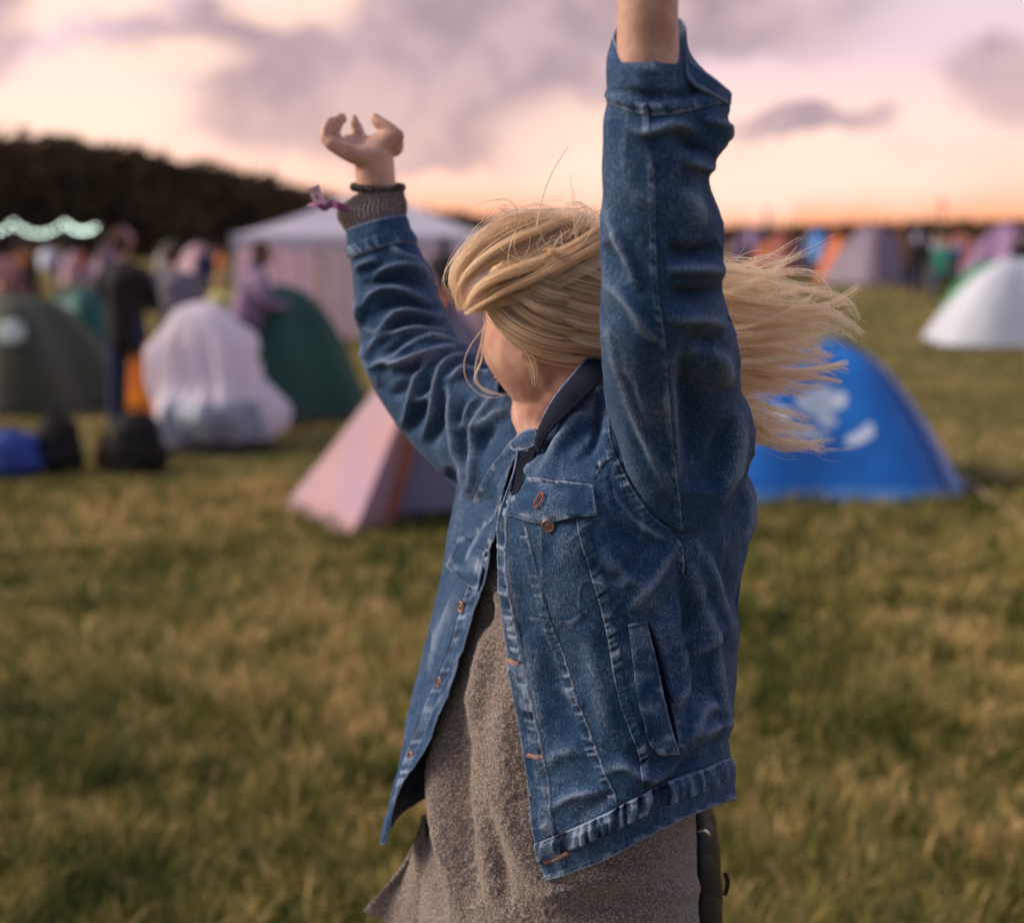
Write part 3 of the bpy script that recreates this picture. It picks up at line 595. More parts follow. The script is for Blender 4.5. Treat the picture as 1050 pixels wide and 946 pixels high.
# ---------------------------------------------------------------- stroke fields on a surface
class Field:
    """fold and seam strokes on the visible cloth: relief, worn tone, painted shade in hollows"""
    def __init__(s, V, closed=False, facing=None):
        s.V = V; s.px, s.py = proj(V); nrm = grid_normals(V, closed); s.nrm = nrm
        vd = V - np.array([0, 0, CAMH]); s.front = (nrm * vd).sum(-1) < 0 if facing is None else facing
        s.h = np.zeros(V.shape[:2]); s.wear = np.zeros(V.shape[:2]); s.dark = np.zeros(V.shape[:2]); s.orange = np.zeros(V.shape[:2])
    def near(s, poly, reach, smooth=True):
        q = curve_pts(poly, max(8, int(len(poly) * 7))) if smooth and len(poly) > 2 else np.array(poly, float)
        m_ = s.front & (s.px > q[:, 0].min() - reach) & (s.px < q[:, 0].max() + reach) & (s.py > q[:, 1].min() - reach) & (s.py < q[:, 1].max() + reach)
        idx = np.nonzero(m_); x = s.px[idx]; y = s.py[idx]; best = np.full(len(x), 1e9); sg = np.zeros(len(x)); al = np.zeros(len(x)); L = 0
        for a, b in zip(q[:-1], q[1:]):
            d = b - a; l = np.hypot(*d)
            if l < 1e-6: continue
            t = np.clip(((x - a[0]) * d[0] + (y - a[1]) * d[1]) / l ** 2, 0, 1); ex = x - a[0] - t * d[0]; ey = y - a[1] - t * d[1]; dd = np.hypot(ex, ey)
            c_ = dd < best; best[c_] = dd[c_]; sg[c_] = np.sign(d[0] * ey - d[1] * ex)[c_]; al[c_] = (L + t * l)[c_]; L += l
        k = best < reach; return (idx[0][k], idx[1][k]), best[k], best[k] * sg[k], al[k], L
    def fold(s, poly, wd, amp, wear=.35, taper=.35):
        i, d, sg, al, L = s.near(poly, wd * 2.6)
        f = al / max(L, 1e-6); tp = np.clip(np.minimum(f, 1 - f) / taper, 0, 1) ** .7
        g = np.exp(-(d / wd) ** 2) * tp; s.h[i] += 1.35 * amp * g
        if amp > 0: s.wear[i] += wear * np.exp(-(d / (wd * .6)) ** 2) * tp
        else: s.dark[i] += wear * .25 * g  # fold valleys coloured darker, shade painted into the cloth
    def seam(s, poly, wd=9, side=1, amp=.0011, puck=1.0, per=8.0, edge=1.0, seed=0, stitch=True):
        """lapped seam: a raised band wd px wide on one side of the line, puckered, worn light at its edge"""
        i, d, sg, al, L = s.near(poly, wd + 4); q = sg * side
        band = np.clip((q + .6) / 1.2, 0, 1) * np.clip((wd - q) / 2.0, 0, 1)
        slow = .55 + .9 * np.clip(vnoise(np.stack([al / 37, 0 * al, 0 * al + seed * 5.1], -1), seed + 9) + .35, 0, 1)
        nn = vnoise(np.stack([al / (per * .52) + q * .10, q / 22, 0 * q + seed * 3.7], -1), seed) * slow; nn2 = vnoise(np.stack([al / (per * .28) - q * .1, q / 9, 0 * q + seed], -1), seed + 5)
        s.h[i] += amp * band * (1 + 1.3 * puck * nn + .3 * nn2)
        s.wear[i] += edge * slow * .85 * np.exp(-((q - .3) / .8) ** 2) + band * np.clip(nn * 1.8 - .12, 0, 1) * .80 * puck
        s.dark[i] += np.exp(-((q + 1.3) / .9) ** 2) * .8 + band * np.clip(-nn * 1.8 - .08, 0, 1) * 1.0 * puck
        if stitch:
            for o_ in (2.4, wd - 2.2):
                dash = (np.sin(al * 2 * np.pi / 3.0) > -.2); st = np.exp(-((q - o_) / .55) ** 2); s.h[i] -= .0004 * st; s.wear[i] += .16 * st * dash; s.dark[i] += .30 * st
    def creases(s, sc, amp, seed=0, stretch=(1, 1, .5), wear=.16, pw=7):
        Q = s.V * sc * np.array(stretch); Q = Q + .5 * np.stack([vnoise(Q * .7, seed + 1), vnoise(Q * .7, seed + 2), vnoise(Q * .7, seed + 3)], -1)
        r_ = (1 - np.abs(vnoise(Q, seed))) ** pw; gate = np.clip(vnoise(Q * .45 + 9, seed + 4) + .35, 0, 1); s.h += amp * r_ * gate; s.wear += wear * r_ * gate
    def relief(s, sc, amp, oct=4, seed=0, stretch=(1, 1, 1), wear=.25):
        n_ = fbm(s.V * sc * np.array(stretch), oct, seed); s.h += amp * n_; s.wear += wear * np.clip(n_, 0, 1)
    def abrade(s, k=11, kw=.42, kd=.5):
        """raised creases: rubbed indigo plus painted highlight; hollows: unfaded indigo plus painted shade"""
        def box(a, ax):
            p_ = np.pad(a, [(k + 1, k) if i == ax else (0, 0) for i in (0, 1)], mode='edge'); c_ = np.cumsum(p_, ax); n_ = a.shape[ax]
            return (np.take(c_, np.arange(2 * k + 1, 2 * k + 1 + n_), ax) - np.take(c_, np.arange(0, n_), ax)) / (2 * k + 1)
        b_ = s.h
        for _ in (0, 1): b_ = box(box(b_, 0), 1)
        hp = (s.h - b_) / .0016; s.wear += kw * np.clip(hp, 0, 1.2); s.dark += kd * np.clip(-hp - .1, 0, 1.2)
    def done(s): return s.V + s.nrm * s.h[..., None] * s.flip
def orient(Fd):
    """outward sign of the grid normals (towards the lens where the surface faces it)"""
def denim_mat(name='denim', base=(.013, .049, .122), light=(.215, .280, .400), dark=(.004, .010, .030), sheen=.12):
    m = bpy.data.materials.new(name); m.use_nodes = True; N = NT(m.node_tree); tcn = N.n('ShaderNodeTexCoord').outputs['Object']
    A = lambda k: N.n('ShaderNodeAttribute', attribute_name=k).outputs['Fac']
    mp = N.n('ShaderNodeMapping'); N.put(mp.inputs['Vector'], tcn); mp.inputs['Rotation'].default_value = (.3, .5, .75); mp.inputs['Scale'].default_value = (1, 1, .22)
    tw = N.noise(mp.outputs[0], 900, 2, .6); n1 = N.noise(tcn, 9, 5, .62); n2 = N.noise(tcn, 46, 5, .65, .6); n3 = N.noise(tcn, 420, 3, .7)
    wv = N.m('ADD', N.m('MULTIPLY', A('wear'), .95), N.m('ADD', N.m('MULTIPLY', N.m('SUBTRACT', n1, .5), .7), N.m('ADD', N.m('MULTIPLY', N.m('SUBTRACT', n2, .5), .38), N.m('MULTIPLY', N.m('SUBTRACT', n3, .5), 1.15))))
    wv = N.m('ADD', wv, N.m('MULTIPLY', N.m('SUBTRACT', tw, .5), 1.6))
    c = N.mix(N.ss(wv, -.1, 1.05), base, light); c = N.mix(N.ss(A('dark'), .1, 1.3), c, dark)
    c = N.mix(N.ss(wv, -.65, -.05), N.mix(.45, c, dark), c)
    c = N.mix(N.ss(A('orange'), .3, .7), c, (.50, .16, .04))
    b = N.n('ShaderNodeBsdfPrincipled'); N.put(b.inputs['Base Color'], c); b.inputs['Roughness'].default_value = .85; b.inputs['Specular IOR Level'].default_value = .18
    b.inputs['Sheen Weight'].default_value = sheen; b.inputs['Sheen Roughness'].default_value = .4; b.inputs['Sheen Tint'].default_value = (.75, .75, .9, 1)
    bp = N.n('ShaderNodeBump'); bp.inputs['Strength'].default_value = .55; bp.inputs['Distance'].default_value = .0012
    N.put(bp.inputs['Height'], N.m('ADD', N.m('ADD', n3, N.m('MULTIPLY', tw, .8)), N.m('MULTIPLY', n2, 1.6))); N.put(b.inputs['Normal'], bp.outputs[0])
    N.put(N.n('ShaderNodeOutputMaterial').inputs[0], b.outputs[0]); return m
MD = denim_mat(); MLIN = mat('denim_inside', (.035, .045, .075), .95, (.06, .075, .12), 60, bump=.2, bscale=300)
MDSHADE = denim_mat('shaded_denim', (.003, .006, .018), (.016, .024, .052), (.002, .003, .008), 0)  # near-black copy of the denim with the collar's shadow in its colour
def cloth_obj(name, Fd, closed, parent, thick=.0017, flipsign=1, mats=None, extra=None):
    V = Fd.V + Fd.nrm * (Fd.h * flipsign)[..., None]
    me = grid_mesh(V, closed, flip=(flipsign < 0), attrs=dict(wear=np.clip(Fd.wear, -1, 1.5), dark=np.clip(Fd.dark, 0, 1.5), orange=Fd.orange))
    o = obj(name, me, mats or MD); o.data.materials.append(MLIN)
    so = o.modifiers.new('thick', 'SOLIDIFY'); so.thickness = thick; so.offset = -1; so.material_offset = 1; so.use_even_offset = False; so.material_offset_rim = 0
    return own(o, parent)
# ---------------------------------------------------------------- jacket body
def W(x, Yd, z): return np.array([x, Yd, z])
def V_(a): return P(a[0], a[1], a[2])
rows = [
 [(538, 470, 1.475), (556, 444, 1.465), (585, 412, 1.47), (612, 390, 1.52), (640, 378, 1.60), W(.115, 1.68, 1.455), W(.06, 1.71, 1.46), W(.01, 1.70, 1.45), W(-.02, 1.68, 1.43), (521, 452, 1.63), (529, 466, 1.52)],
 [(524, 502, 1.452), (560, 480, 1.415), (612, 455, 1.405), (662, 440, 1.425), (726, 425, 1.49), W(.195, 1.64, 1.40), W(.12, 1.75, 1.41), W(.0, 1.77, 1.39), W(-.05, 1.73, 1.36), (504, 476, 1.64), (519, 500, 1.53)],
 [(512, 545, 1.43), (560, 545, 1.378), (625, 540, 1.352), (698, 545, 1.378), (770, 520, 1.50), W(.222, 1.64, 1.28), W(.13, 1.76, 1.28), W(-.02, 1.78, 1.28), W(-.072, 1.72, 1.28), (470, 556, 1.645), (505, 560, 1.52)],
 [(519, 630, 1.43), (577, 640, 1.375), (640, 630, 1.350), (712, 620, 1.385), (760, 606, 1.485), W(.212, 1.63, 1.20), W(.13, 1.75, 1.20), W(-.02, 1.78, 1.20), W(-.085, 1.71, 1.20), (451, 628, 1.64), (487, 625, 1.52)],
 [(532, 715, 1.425), (593, 722, 1.37), (655, 712, 1.345), (718, 690, 1.385), (760, 690, 1.48), W(.21, 1.62, 1.11), W(.125, 1.75, 1.11), W(-.02, 1.77, 1.11), W(-.10, 1.70, 1.11), (426, 712, 1.63), (461, 712, 1.52)],
 [(545, 800, 1.415), (608, 803, 1.36), (668, 786, 1.34), (722, 765, 1.38), (750, 752, 1.465), W(.205, 1.61, 1.03), W(.12, 1.74, 1.02), W(-.02, 1.76, 1.02), W(-.11, 1.70, .985), (406, 790, 1.62), (423, 788, 1.53)],
 [(553, 862, 1.41), (612, 843, 1.355), (668, 815, 1.345), (722, 795, 1.385), (754, 779, 1.465), W(.205, 1.60, .985), W(.12, 1.73, .975), W(-.02, 1.75, .975), W(-.118, 1.70, .915), (397, 832, 1.615), (406, 822, 1.55)],
 [(564, 899, 1.41), (620, 881, 1.362), (676, 852, 1.352), (726, 830, 1.39), (756, 818, 1.465), W(.205, 1.60, .95), W(.12, 1.73, .94), W(-.02, 1.75, .91), W(-.125, 1.69, .875), (391, 860, 1.61), (397, 864, 1.575)]]
CP = np.array([[V_(a) if isinstance(a, tuple) else a for a in r] for r in rows])
ck = np.r_[0, np.cumsum(np.linalg.norm(np.diff(CP[2:7], axis=1), axis=-1).mean(0))]; rk = np.r_[0, np.cumsum(np.linalg.norm(np.diff(CP, axis=0), axis=-1).mean(1))]
us = np.r_[np.linspace(0, ck[4], 430, endpoint=False), np.linspace(ck[4], ck[8], 90, endpoint=False), np.linspace(ck[8], ck[10], 110)]
vs = np.linspace(0, rk[-1], 620)
VB = np.einsum('ri,ijk,cj->rck', spl(rk, vs), CP, spl(ck, us))
B = Field(VB); sB = 1.0
k0 = (B.nrm[300, 150] @ (VB[300, 150] - np.array([0, 0, CAMH]))) < 0
if not k0: B.nrm = -B.nrm; sB = 1.0
B.front = (B.nrm * (VB - np.array([0, 0, CAMH]))).sum(-1) < 0
uB = np.broadcast_to(us[None], VB.shape[:2]); vB = np.broadcast_to(vs[:, None], VB.shape[:2])
# large soft folds
B.relief(5, .010, 3, 2, (1, 1, .55), .0); B.relief(16, .0044, 3, 11, (1, 1, .6), .22); B.relief(42, .0019, 3, 31, (1, 1, .7), .25)
B.creases(17, .0030, 5); B.creases(34, .0014, 15, (1, 1, .8)); B.creases(22, -.0028, 25, (1, .8, 1), -.2)
for a in [
 ([(600, 408), (578, 445), (556, 484), (545, 500)], 9, .007, .35), ([(622, 400), (606, 440), (592, 480)], 9, -.006, .5), ([(575, 430), (560, 460), (545, 478)], 6, -.004, .5),
 ([(640, 632), (662, 605), (686, 572), (699, 554)], 7, .0055, .4), ([(652, 650), (680, 625), (700, 590)], 9, -.005, .4), ([(625, 600), (650, 575), (676, 548)], 8, -.004, .3),
 ([(704, 560), (722, 618), (740, 690), (753, 764)], 7, .007, .3), ([(699, 560), (712, 640), (726, 720), (735, 755)], 9, -.010, .8), ([(735, 560), (748, 600), (756, 640)], 9, -.007, .4), ([(716, 555), (742, 610), (757, 668)], 8, .007, .3),
 ([(697, 772), (716, 748), (736, 724), (750, 735)], 8, .006, .4), ([(700, 790), (725, 772), (752, 757)], 7, -.007, .8), ([(660, 815), (690, 800), (720, 785), (754, 770)], 5, -.006, .9),
 ([(720, 760), (738, 745), (754, 742)], 6, .006, .35), ([(690, 730), (712, 700), (728, 680)], 8, .004, .3), ([(700, 700), (712, 660), (716, 625)], 10, .004, .2),
 ([(640, 560), (655, 545), (640, 510), (632, 480)], 8, -.004, .3), ([(628, 500), (650, 530), (672, 548), (694, 556)], 5, .004, .45), ([(618, 520), (640, 548), (664, 566)], 6, -.003, .3),
 ([(560, 650), (572, 700), (590, 760)], 9, -.004, .25), ([(540, 650), (552, 710), (566, 780)], 9, .004, .35), ([(598, 640), (612, 700), (634, 770)], 11, .004, .25), ([(560, 790), (580, 770), (606, 772)], 8, .003, .3),
 ([(588, 850), (610, 825), (640, 812)], 8, -.004, .5), ([(566, 830), (590, 815), (620, 812)], 6, .004, .35), ([(640, 770), (668, 786), (700, 778)], 8, -.005, .6), ([(612, 800), (640, 786), (668, 800), (700, 790)], 6, .004, .35),
 ([(523, 560), (528, 600), (536, 640)], 6, .003, .3), ([(500, 520), (486, 560), (474, 600)], 5, .004, .4), ([(510, 500), (496, 530), (478, 560)], 5, -.004, .5), ([(468, 600), (452, 650), (437, 700)], 5, .003, .4), ([(760, 480), (768, 510), (762, 560)], 8, .005, .25),
 ([(585, 470), (598, 455), (612, 430)], 6, .004, .3), ([(566, 470), (584, 445), (600, 420)], 5, .005, .35), ([(610, 395), (612, 430), (604, 465)], 5, -.006, .6), ([(620, 560), (640, 590), (668, 604)], 7, .004, .2), ([(600, 560), (610, 580), (640, 600)], 6, -.004, .3), ([(712, 690), (728, 660), (745, 640)], 7, .005, .25), ([(700, 660), (716, 640), (730, 600)], 7, -.005, .4), ([(570, 700), (586, 716), (600, 724)], 5, .003, .2), ([(530, 500), (545, 480), (560, 450)], 5, .004, .4)]: B.fold(*a)
# seams
SE = [
 dict(poly=[(592, 534), (600, 570), (612, 608), (621, 645), (631, 703), (642, 742), (652, 768), (659, 800)], wd=12, side=-1, seed=1, per=6.5, puck=.75),
 dict(poly=[(541, 541), (552, 585), (561, 618), (579, 679), (602, 745), (618, 786), (631, 818)], wd=10, side=1, seed=2, per=6.5, puck=.65),
 dict(poly=[(548, 632), (562, 634), (588, 634), (606, 620), (630, 604)], wd=5, side=1, seed=3, per=6, edge=.1, puck=.35, amp=.0005),
 dict(poly=[(620, 386), (624, 420), (628, 456), (638, 480), (657, 514), (679, 536), (697, 545)], wd=10, side=1, seed=4, per=6.5, puck=.7),
 dict(poly=[(626, 470), (618, 476), (612, 486)], wd=7, side=1, seed=5, per=6),
 dict(poly=[(553, 862), (585, 850), (612, 838), (631, 829), (668, 812), (701, 800), (725, 790), (754, 777)], wd=20, side=1, seed=6, per=8, puck=1.0, amp=.0016),
 dict(poly=[(565, 898), (598, 890), (654, 862), (716, 834), (757, 818)], wd=6, side=-1, seed=7, per=12, puck=.5),
 dict(poly=[(528, 505), (521, 540), (524, 585), (532, 630), (545, 690), (556, 745), (566, 800), (572, 860)], wd=12, side=1, seed=8, per=8, puck=.9, amp=.0009),
 dict(poly=[(645, 640), (652, 690), (660, 735), (672, 770), (686, 778), (697, 772)], wd=10, side=-1, seed=9, per=7),
 dict(poly=[(664, 640), (676, 668), (690, 715), (698, 748), (697, 772)], wd=4, side=-1, seed=10, per=9, puck=.5),
 dict(poly=[(696, 552), (702, 566), (706, 590)], wd=5, side=1, seed=11, per=7),
 dict(poly=[(606, 497), (575, 494), (548, 492)], wd=5, side=-1, seed=12, per=6),
 dict(poly=[(498, 560), (482, 590), (466, 650), (444, 710), (420, 770), (402, 815)], wd=10, side=-1, seed=13, per=9, puck=1.0),
 dict(poly=[(530, 475), (505, 530), (478, 552)], wd=6, side=1, seed=14, per=7, puck=.4, edge=.6)]
for k in SE: B.seam(**k)
# slanted hand pocket opening: a deep groove behind the welt
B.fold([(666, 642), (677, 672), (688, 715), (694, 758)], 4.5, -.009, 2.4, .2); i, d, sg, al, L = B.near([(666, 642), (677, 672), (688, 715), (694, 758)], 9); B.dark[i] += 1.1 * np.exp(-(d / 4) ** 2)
# placket edges (both front edges are folded double)
for e0 in (uB, ck[-1] - uB): B.h += .0018 * np.clip((.026 - e0) / .004, 0, 1); B.wear += .55 * np.exp(-(e0 / .0022) ** 2) ; B.wear += .4 * np.exp(-((e0 - .024) / .002) ** 2); B.h += .0007 * np.exp(-((e0 - .012) / .011) ** 2) * vnoise(np.stack([vB * 75, e0 * 60, 0 * vB], -1), 3) * 2; B.wear += .4 * np.exp(-((e0 - .012) / .010) ** 2) * vnoise(np.stack([vB * 75, e0 * 60, 0 * vB], -1), 3)
hem = rk[-1] - vB; B.wear += .6 * np.exp(-(hem / .002) ** 2) * (B.h * 0 + 1)
hb = rk[-1] - rk[-2]; B.h += .002 * np.clip((hb - hem) / .004, 0, 1)
# buttonholes with rust-coloured thread
for (x, y, dx, dy) in [(553, 773, 6, 1), (573, 877, 9, -3), (509, 577, 2, -5), (532, 676, 5, 1)]:
    i, d, sg, al, L = B.near([(x - dx, y - dy), (x + dx, y + dy)], 6, False); B.orange[i] = np.maximum(B.orange[i], ((d > .8) & (d < 2.2)) * .8); B.h[i] += .001 * np.exp(-(d / 2.5) ** 2); B.wear[i] += .8 * (d < .9)
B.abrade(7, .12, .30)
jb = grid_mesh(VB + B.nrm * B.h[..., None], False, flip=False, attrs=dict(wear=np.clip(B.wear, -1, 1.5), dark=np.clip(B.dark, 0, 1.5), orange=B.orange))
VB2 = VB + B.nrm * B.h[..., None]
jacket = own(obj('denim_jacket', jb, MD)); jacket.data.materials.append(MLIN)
jacket.data.update(); pn = jacket.data.polygons[300 * (len(us) - 1) + 150].normal
if pn.dot(Vector(VB2[300, 150]) - Vector((0, 0, CAMH))) > 0: jacket.data.flip_normals()
def solid(o, th=.0017):
    so = o.modifiers.new('thick', 'SOLIDIFY'); so.thickness = th; so.offset = -1; so.material_offset = 1; so.material_offset_rim = 0
solid(jacket)
# drape pieces onto the jacket surface
fx, fy = B.px[B.front], B.py[B.front]; fV = VB2[B.front]
def surfY(px, py):
    px = np.asarray(px, float); out = np.zeros(px.shape)
    for k in np.ndindex(px.shape):
        d = (fx - px[k]) ** 2 + (fy - py[k]) ** 2; j = np.argpartition(d, 6)[:6]; w_ = 1 / (d[j] + .3); out[k] = (fV[j, 1] * w_).sum() / w_.sum()
    return out
def patch(name, quadT, quadB, lift, nu=40, nv=24, parent=None, seams=True, mt=None, wearseed=0, bulge=.0):
    """cloth piece between a top and a bottom polyline (photo-plane outline laid on the jacket surface)"""
    a = curve_pts(quadT, nu) if len(quadT) > 2 else np.linspace(quadT[0], quadT[1], nu); b = curve_pts(quadB, nu) if len(quadB) > 2 else np.linspace(quadB[0], quadB[1], nu)
    t = np.linspace(0, 1, nv)[:, None, None]; q = a[None] * (1 - t) + b[None] * t; Yd = surfY(q[..., 0], q[..., 1])
    K = 5
    for _ in range(3): Yd[1:-1] = (Yd[:-2] + Yd[1:-1] + Yd[2:]) / 3; Yd[:, 1:-1] = (Yd[:, :-2] + Yd[:, 1:-1] + Yd[:, 2:]) / 3
    uu_ = np.linspace(0, 1, nu)[None]; Yd = Yd - lift - bulge * np.sin(np.pi * t[..., 0]) * np.sin(np.pi * uu_)
    Q = P(q[..., 0], q[..., 1], Yd); n_ = vnoise(np.stack([q[..., 0] / 7, q[..., 1] / 7, 0 * Yd + wearseed], -1), wearseed)
    ed = np.minimum(np.minimum(uu_, 1 - uu_) * np.hypot(*(a[-1] - a[0])), (1 - t[..., 0]) * np.hypot(*(b[nu // 2] - a[nu // 2])))
    Q[..., 1] -= .0016 * n_ * np.exp(-(ed / 6) ** 2)
    wear = .7 * np.exp(-(ed / 1.0) ** 2) + .8 * np.exp(-((ed - 4) / 3.5) ** 2) * np.clip(n_ * 1.3, 0, 1) + .5 * np.clip(vnoise(np.stack([q[..., 0] / 18, q[..., 1] / 11, 0 * Yd + wearseed], -1), 4), -.5, 1); dark = .7 * np.exp(-((ed - 3.5) / 1.0) ** 2) + .4 * np.exp(-((ed - 6) / 3) ** 2) * np.clip(-n_, 0, 1)
    me = grid_mesh(Q, False, attrs=dict(wear=wear + .1 * n_, dark=dark, orange=0 * wear)); o = obj(name, me, mt or MD); o.data.materials.append(MLIN)
    if o.data.polygons[10].normal.y > 0: o.data.flip_normals()
    solid(o, .002); return own(o, parent or jacket)
flap = patch('pocket_flap', [(527, 503), (538, 497), (560, 495), (585, 496), (608, 497)], [(513, 527), (530, 531), (551, 537), (580, 532), (612, 528)], .006, 60, 26, wearseed=3, bulge=.003)
def ring_thread(name, pts, px_r, parent, m_, lift):
    q = curve_pts(pts, 26); Yd = surfY(q[:, 0], q[:, 1]) - lift; mb = MB(); mb.tube(P(q[:, 0], q[:, 1], Yd), px_r * 1.4 / F, 6); return own(obj(name, mb.mesh(), m_), parent)
MORG = mat('rust_thread', (.42, .13, .06), .8, (.38, .11, .05), 300)
patch('pocket_flap', [(472, 546), (484, 556), (497, 566)], [(457, 580), (468, 591), (489, 606)], .007, 40, 22, wearseed=5, bulge=.003)
ring_thread('buttonhole', [(548, 517), (550, 511), (553, 507), (556, 505), (557, 508), (555, 513), (552, 518), (548, 520)], 1.0, flap, MORG, .012)
MBT = bpy.data.materials.new('copper_button'); MBT.use_nodes = True; MBT.node_tree.nodes['Principled BSDF'].inputs['Base Color'].default_value = (.30, .18, .16, 1); MBT.node_tree.nodes['Principled BSDF'].inputs['Metallic'].default_value = .7; MBT.node_tree.nodes['Principled BSDF'].inputs['Roughness'].default_value = .38
def button(px, py, lift=.003, nrm=(-.5, -.85, 0), r=.0072):
    Yd = float(surfY(np.array([px]), np.array([py]))[0]) - lift; c0 = P(px, py, Yd); nv = np.array(nrm, float); nv /= np.linalg.norm(nv); a = np.cross(nv, [0, 0, 1]); a /= np.linalg.norm(a); b = np.cross(a, nv)
    th = np.linspace(0, 2 * np.pi, 32, endpoint=False); rings = []
    for d_, rr in ((-.002, r * .9), (.0008, r), (.0018, r * .97), (.0022, r * .85), (.0014, r * .74), (.0012, r * .45), (.0018, r * .3), (.0019, .0002)): rings.append(c0 + nv * d_ + rr * (np.cos(th)[:, None] * a + np.sin(th)[:, None] * b))
    me = grid_mesh(np.array(rings), True); return own(obj('button', me, MBT), jacket)
button(562, 539, .004, (-.25, -.95, -.1)); button(473, 622, .004, (-.8, -.6, 0)); button(451, 700, .004, (-.8, -.6, 0)); button(422, 776, .004, (-.8, -.6, 0)); button(548, 818, .001, (-.3, -.9, 0), .006)
# hand pocket welt
patch('pocket_welt', [(644, 641), (650, 690), (660, 740), (676, 774)], [(663, 637), (674, 680), (686, 735), (697, 773)], .0045, 90, 22, wearseed=8, bulge=.001)
patch('waist_tab', [(664, 812), (668, 812)], [(670, 826), (676, 824)], .002, 8, 8, wearseed=5) if False else None
# ---------------------------------------------------------------- collar
def strip(name, top, bot, m_, parent=None, nu=90, nv=22, th=.003, bulge=.0, bv=(0, 0, 0), attrs=True):
    a = curve_pts([P(*p) for p in top], nu); b = curve_pts([P(*p) for p in bot], nu); t = np.linspace(0, 1, nv)[:, None, None]
    Q = a[None] * (1 - t) + b[None] * t + np.sin(np.pi * t) * bulge * np.array(bv); n_ = vnoise(Q * 90, 3); nn = vnoise(Q * 30, 5)
    Q = Q + (.0016 * nn + .0006 * n_)[..., None] * np.array([-.4, -.8, .3])
    tt = t[..., 0]; wid = np.linalg.norm(b - a, axis=1)[None]; ed = np.minimum(tt * wid, (1 - tt) * wid) ; ed = np.minimum(ed, np.minimum(np.linspace(0, 1, nu), 1 - np.linspace(0, 1, nu))[None] * .3)
    at = dict(wear=.9 * np.exp(-(ed / .0022) ** 2) + .4 * np.exp(-((ed - .006) / .003) ** 2) * np.clip(n_, 0, 1), dark=.6 * np.exp(-((ed - .005) / .0014) ** 2), orange=0 * ed)
    o = obj(name, grid_mesh(Q, False, attrs=at), m_); o.data.materials.append(MLIN); so = o.modifiers.new('t', 'SOLIDIFY'); so.thickness = th; so.offset = 0; return own(o, parent or jacket)
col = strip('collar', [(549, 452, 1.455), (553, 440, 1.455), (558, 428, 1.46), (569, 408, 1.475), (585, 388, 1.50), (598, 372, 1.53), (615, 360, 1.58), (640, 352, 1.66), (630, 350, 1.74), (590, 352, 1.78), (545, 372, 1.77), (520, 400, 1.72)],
            [(552, 466, 1.44), (557, 454, 1.432), (566, 441, 1.428), (581, 425, 1.43), (598, 409, 1.45), (612, 396, 1.47), (630, 386, 1.53), (665, 380, 1.62), (650, 375, 1.73), (600, 376, 1.78), (540, 392, 1.77), (512, 412, 1.72)], MDSHADE, bulge=.008, bv=(-.2, -.8, .4))
def edge_tube(pts, r, m_, parent, name='collar_edge'):
    q = curve_pts([P(*p) for p in pts], 60); mb = MB(); mb.tube(q, r, 8); return own(obj(name, mb.mesh(), m_), parent)
MEDGE = mat('denim_edge', (.22, .27, .40), .9, (.10, .16, .28), 120)
edge_tube([(549, 452, 1.452), (553, 440, 1.452), (558, 428, 1.457), (569, 408, 1.472), (585, 388, 1.497), (598, 372, 1.527), (608, 364, 1.56)], .0019, MEDGE, col)
tab = strip('collar_tip', [(523, 456, 1.475), (531, 447, 1.47), (541, 441, 1.462), (550, 440, 1.452)], [(529, 458, 1.46), (536, 459, 1.452), (545, 456, 1.448), (553, 450, 1.442)], MD, nu=40, nv=12, bulge=.003, bv=(-.3, -.9, 0))
edge_tube([(523, 456, 1.472), (527, 461, 1.46), (535, 461, 1.45), (546, 457, 1.444), (554, 449, 1.44)], .0014, MEDGE, col)
# front edge of the near panel above the pocket (dark buttoned stand)
strip('button_stand', [(533, 463, 1.448), (528, 485, 1.438), (521, 510, 1.432)], [(550, 462, 1.44), (541, 484, 1.428), (531, 505, 1.42)], MDSHADE, nu=40, nv=10)
edge_tube([(531, 462, 1.447), (527, 484, 1.437), (518, 510, 1.43), (512, 528, 1.425)], .0014, MEDGE, col)
# ---------------------------------------------------------------- sleeves
def sleeve(name, rings, C=260, R=420, hid=.6):
    th0 = np.linspace(0, 2 * np.pi, 28, endpoint=False); CPs = []
    for (xl, yl, Yl_, xr, yr, Yr, dep, sag) in rings:
        c_ = np.cos(th0); s_ = np.sin(th0); f = (c_ + 1) / 2
        px = xl + (xr - xl) * f; py = yl + (yr - yl) * f + sag * np.where(s_ > 0, np.abs(s_) ** 1.5, s_ * .6); Yd = Yl_ + (Yr - Yl_) * f - dep * s_
        CPs.append(P(px, py, Yd))
    CPs = np.array(CPs); rk_ = np.r_[0, np.cumsum(np.linalg.norm(np.diff(CPs, axis=0), axis=-1).mean(1))]
    # denser sampling on the side towards the lens
    th = np.r_[np.linspace(-.15, np.pi + .15, int(C * .72), endpoint=False), np.linspace(np.pi + .15, 2 * np.pi - .15, C - int(C * .72), endpoint=False)]
    ext = np.concatenate([CPs[:, -4:], CPs, CPs[:, :5]], 1); tk = (np.arange(-4, 33)) * (2 * np.pi / 28); Wc = spl(tk, np.mod(th, 2 * np.pi)); Wr = spl(rk_, np.linspace(0, rk_[-1], R))
    V = np.einsum('ri,ijk,cj->rck', Wr, ext, Wc); Fd = Field(V, True); cen = V.mean(1, keepdims=True)
    if ((V - cen) * Fd.nrm).sum(-1).mean() < 0: Fd.nrm = -Fd.nrm
    Fd.front = (Fd.nrm * (V - np.array([0, 0, CAMH]))).sum(-1) < .15 * 0; Fd.vk = rk_; Fd.vv = np.linspace(0, rk_[-1], R)[:, None] * np.ones((1, len(th))); Fd.th = np.broadcast_to(th[None], Fd.vv.shape); return Fd
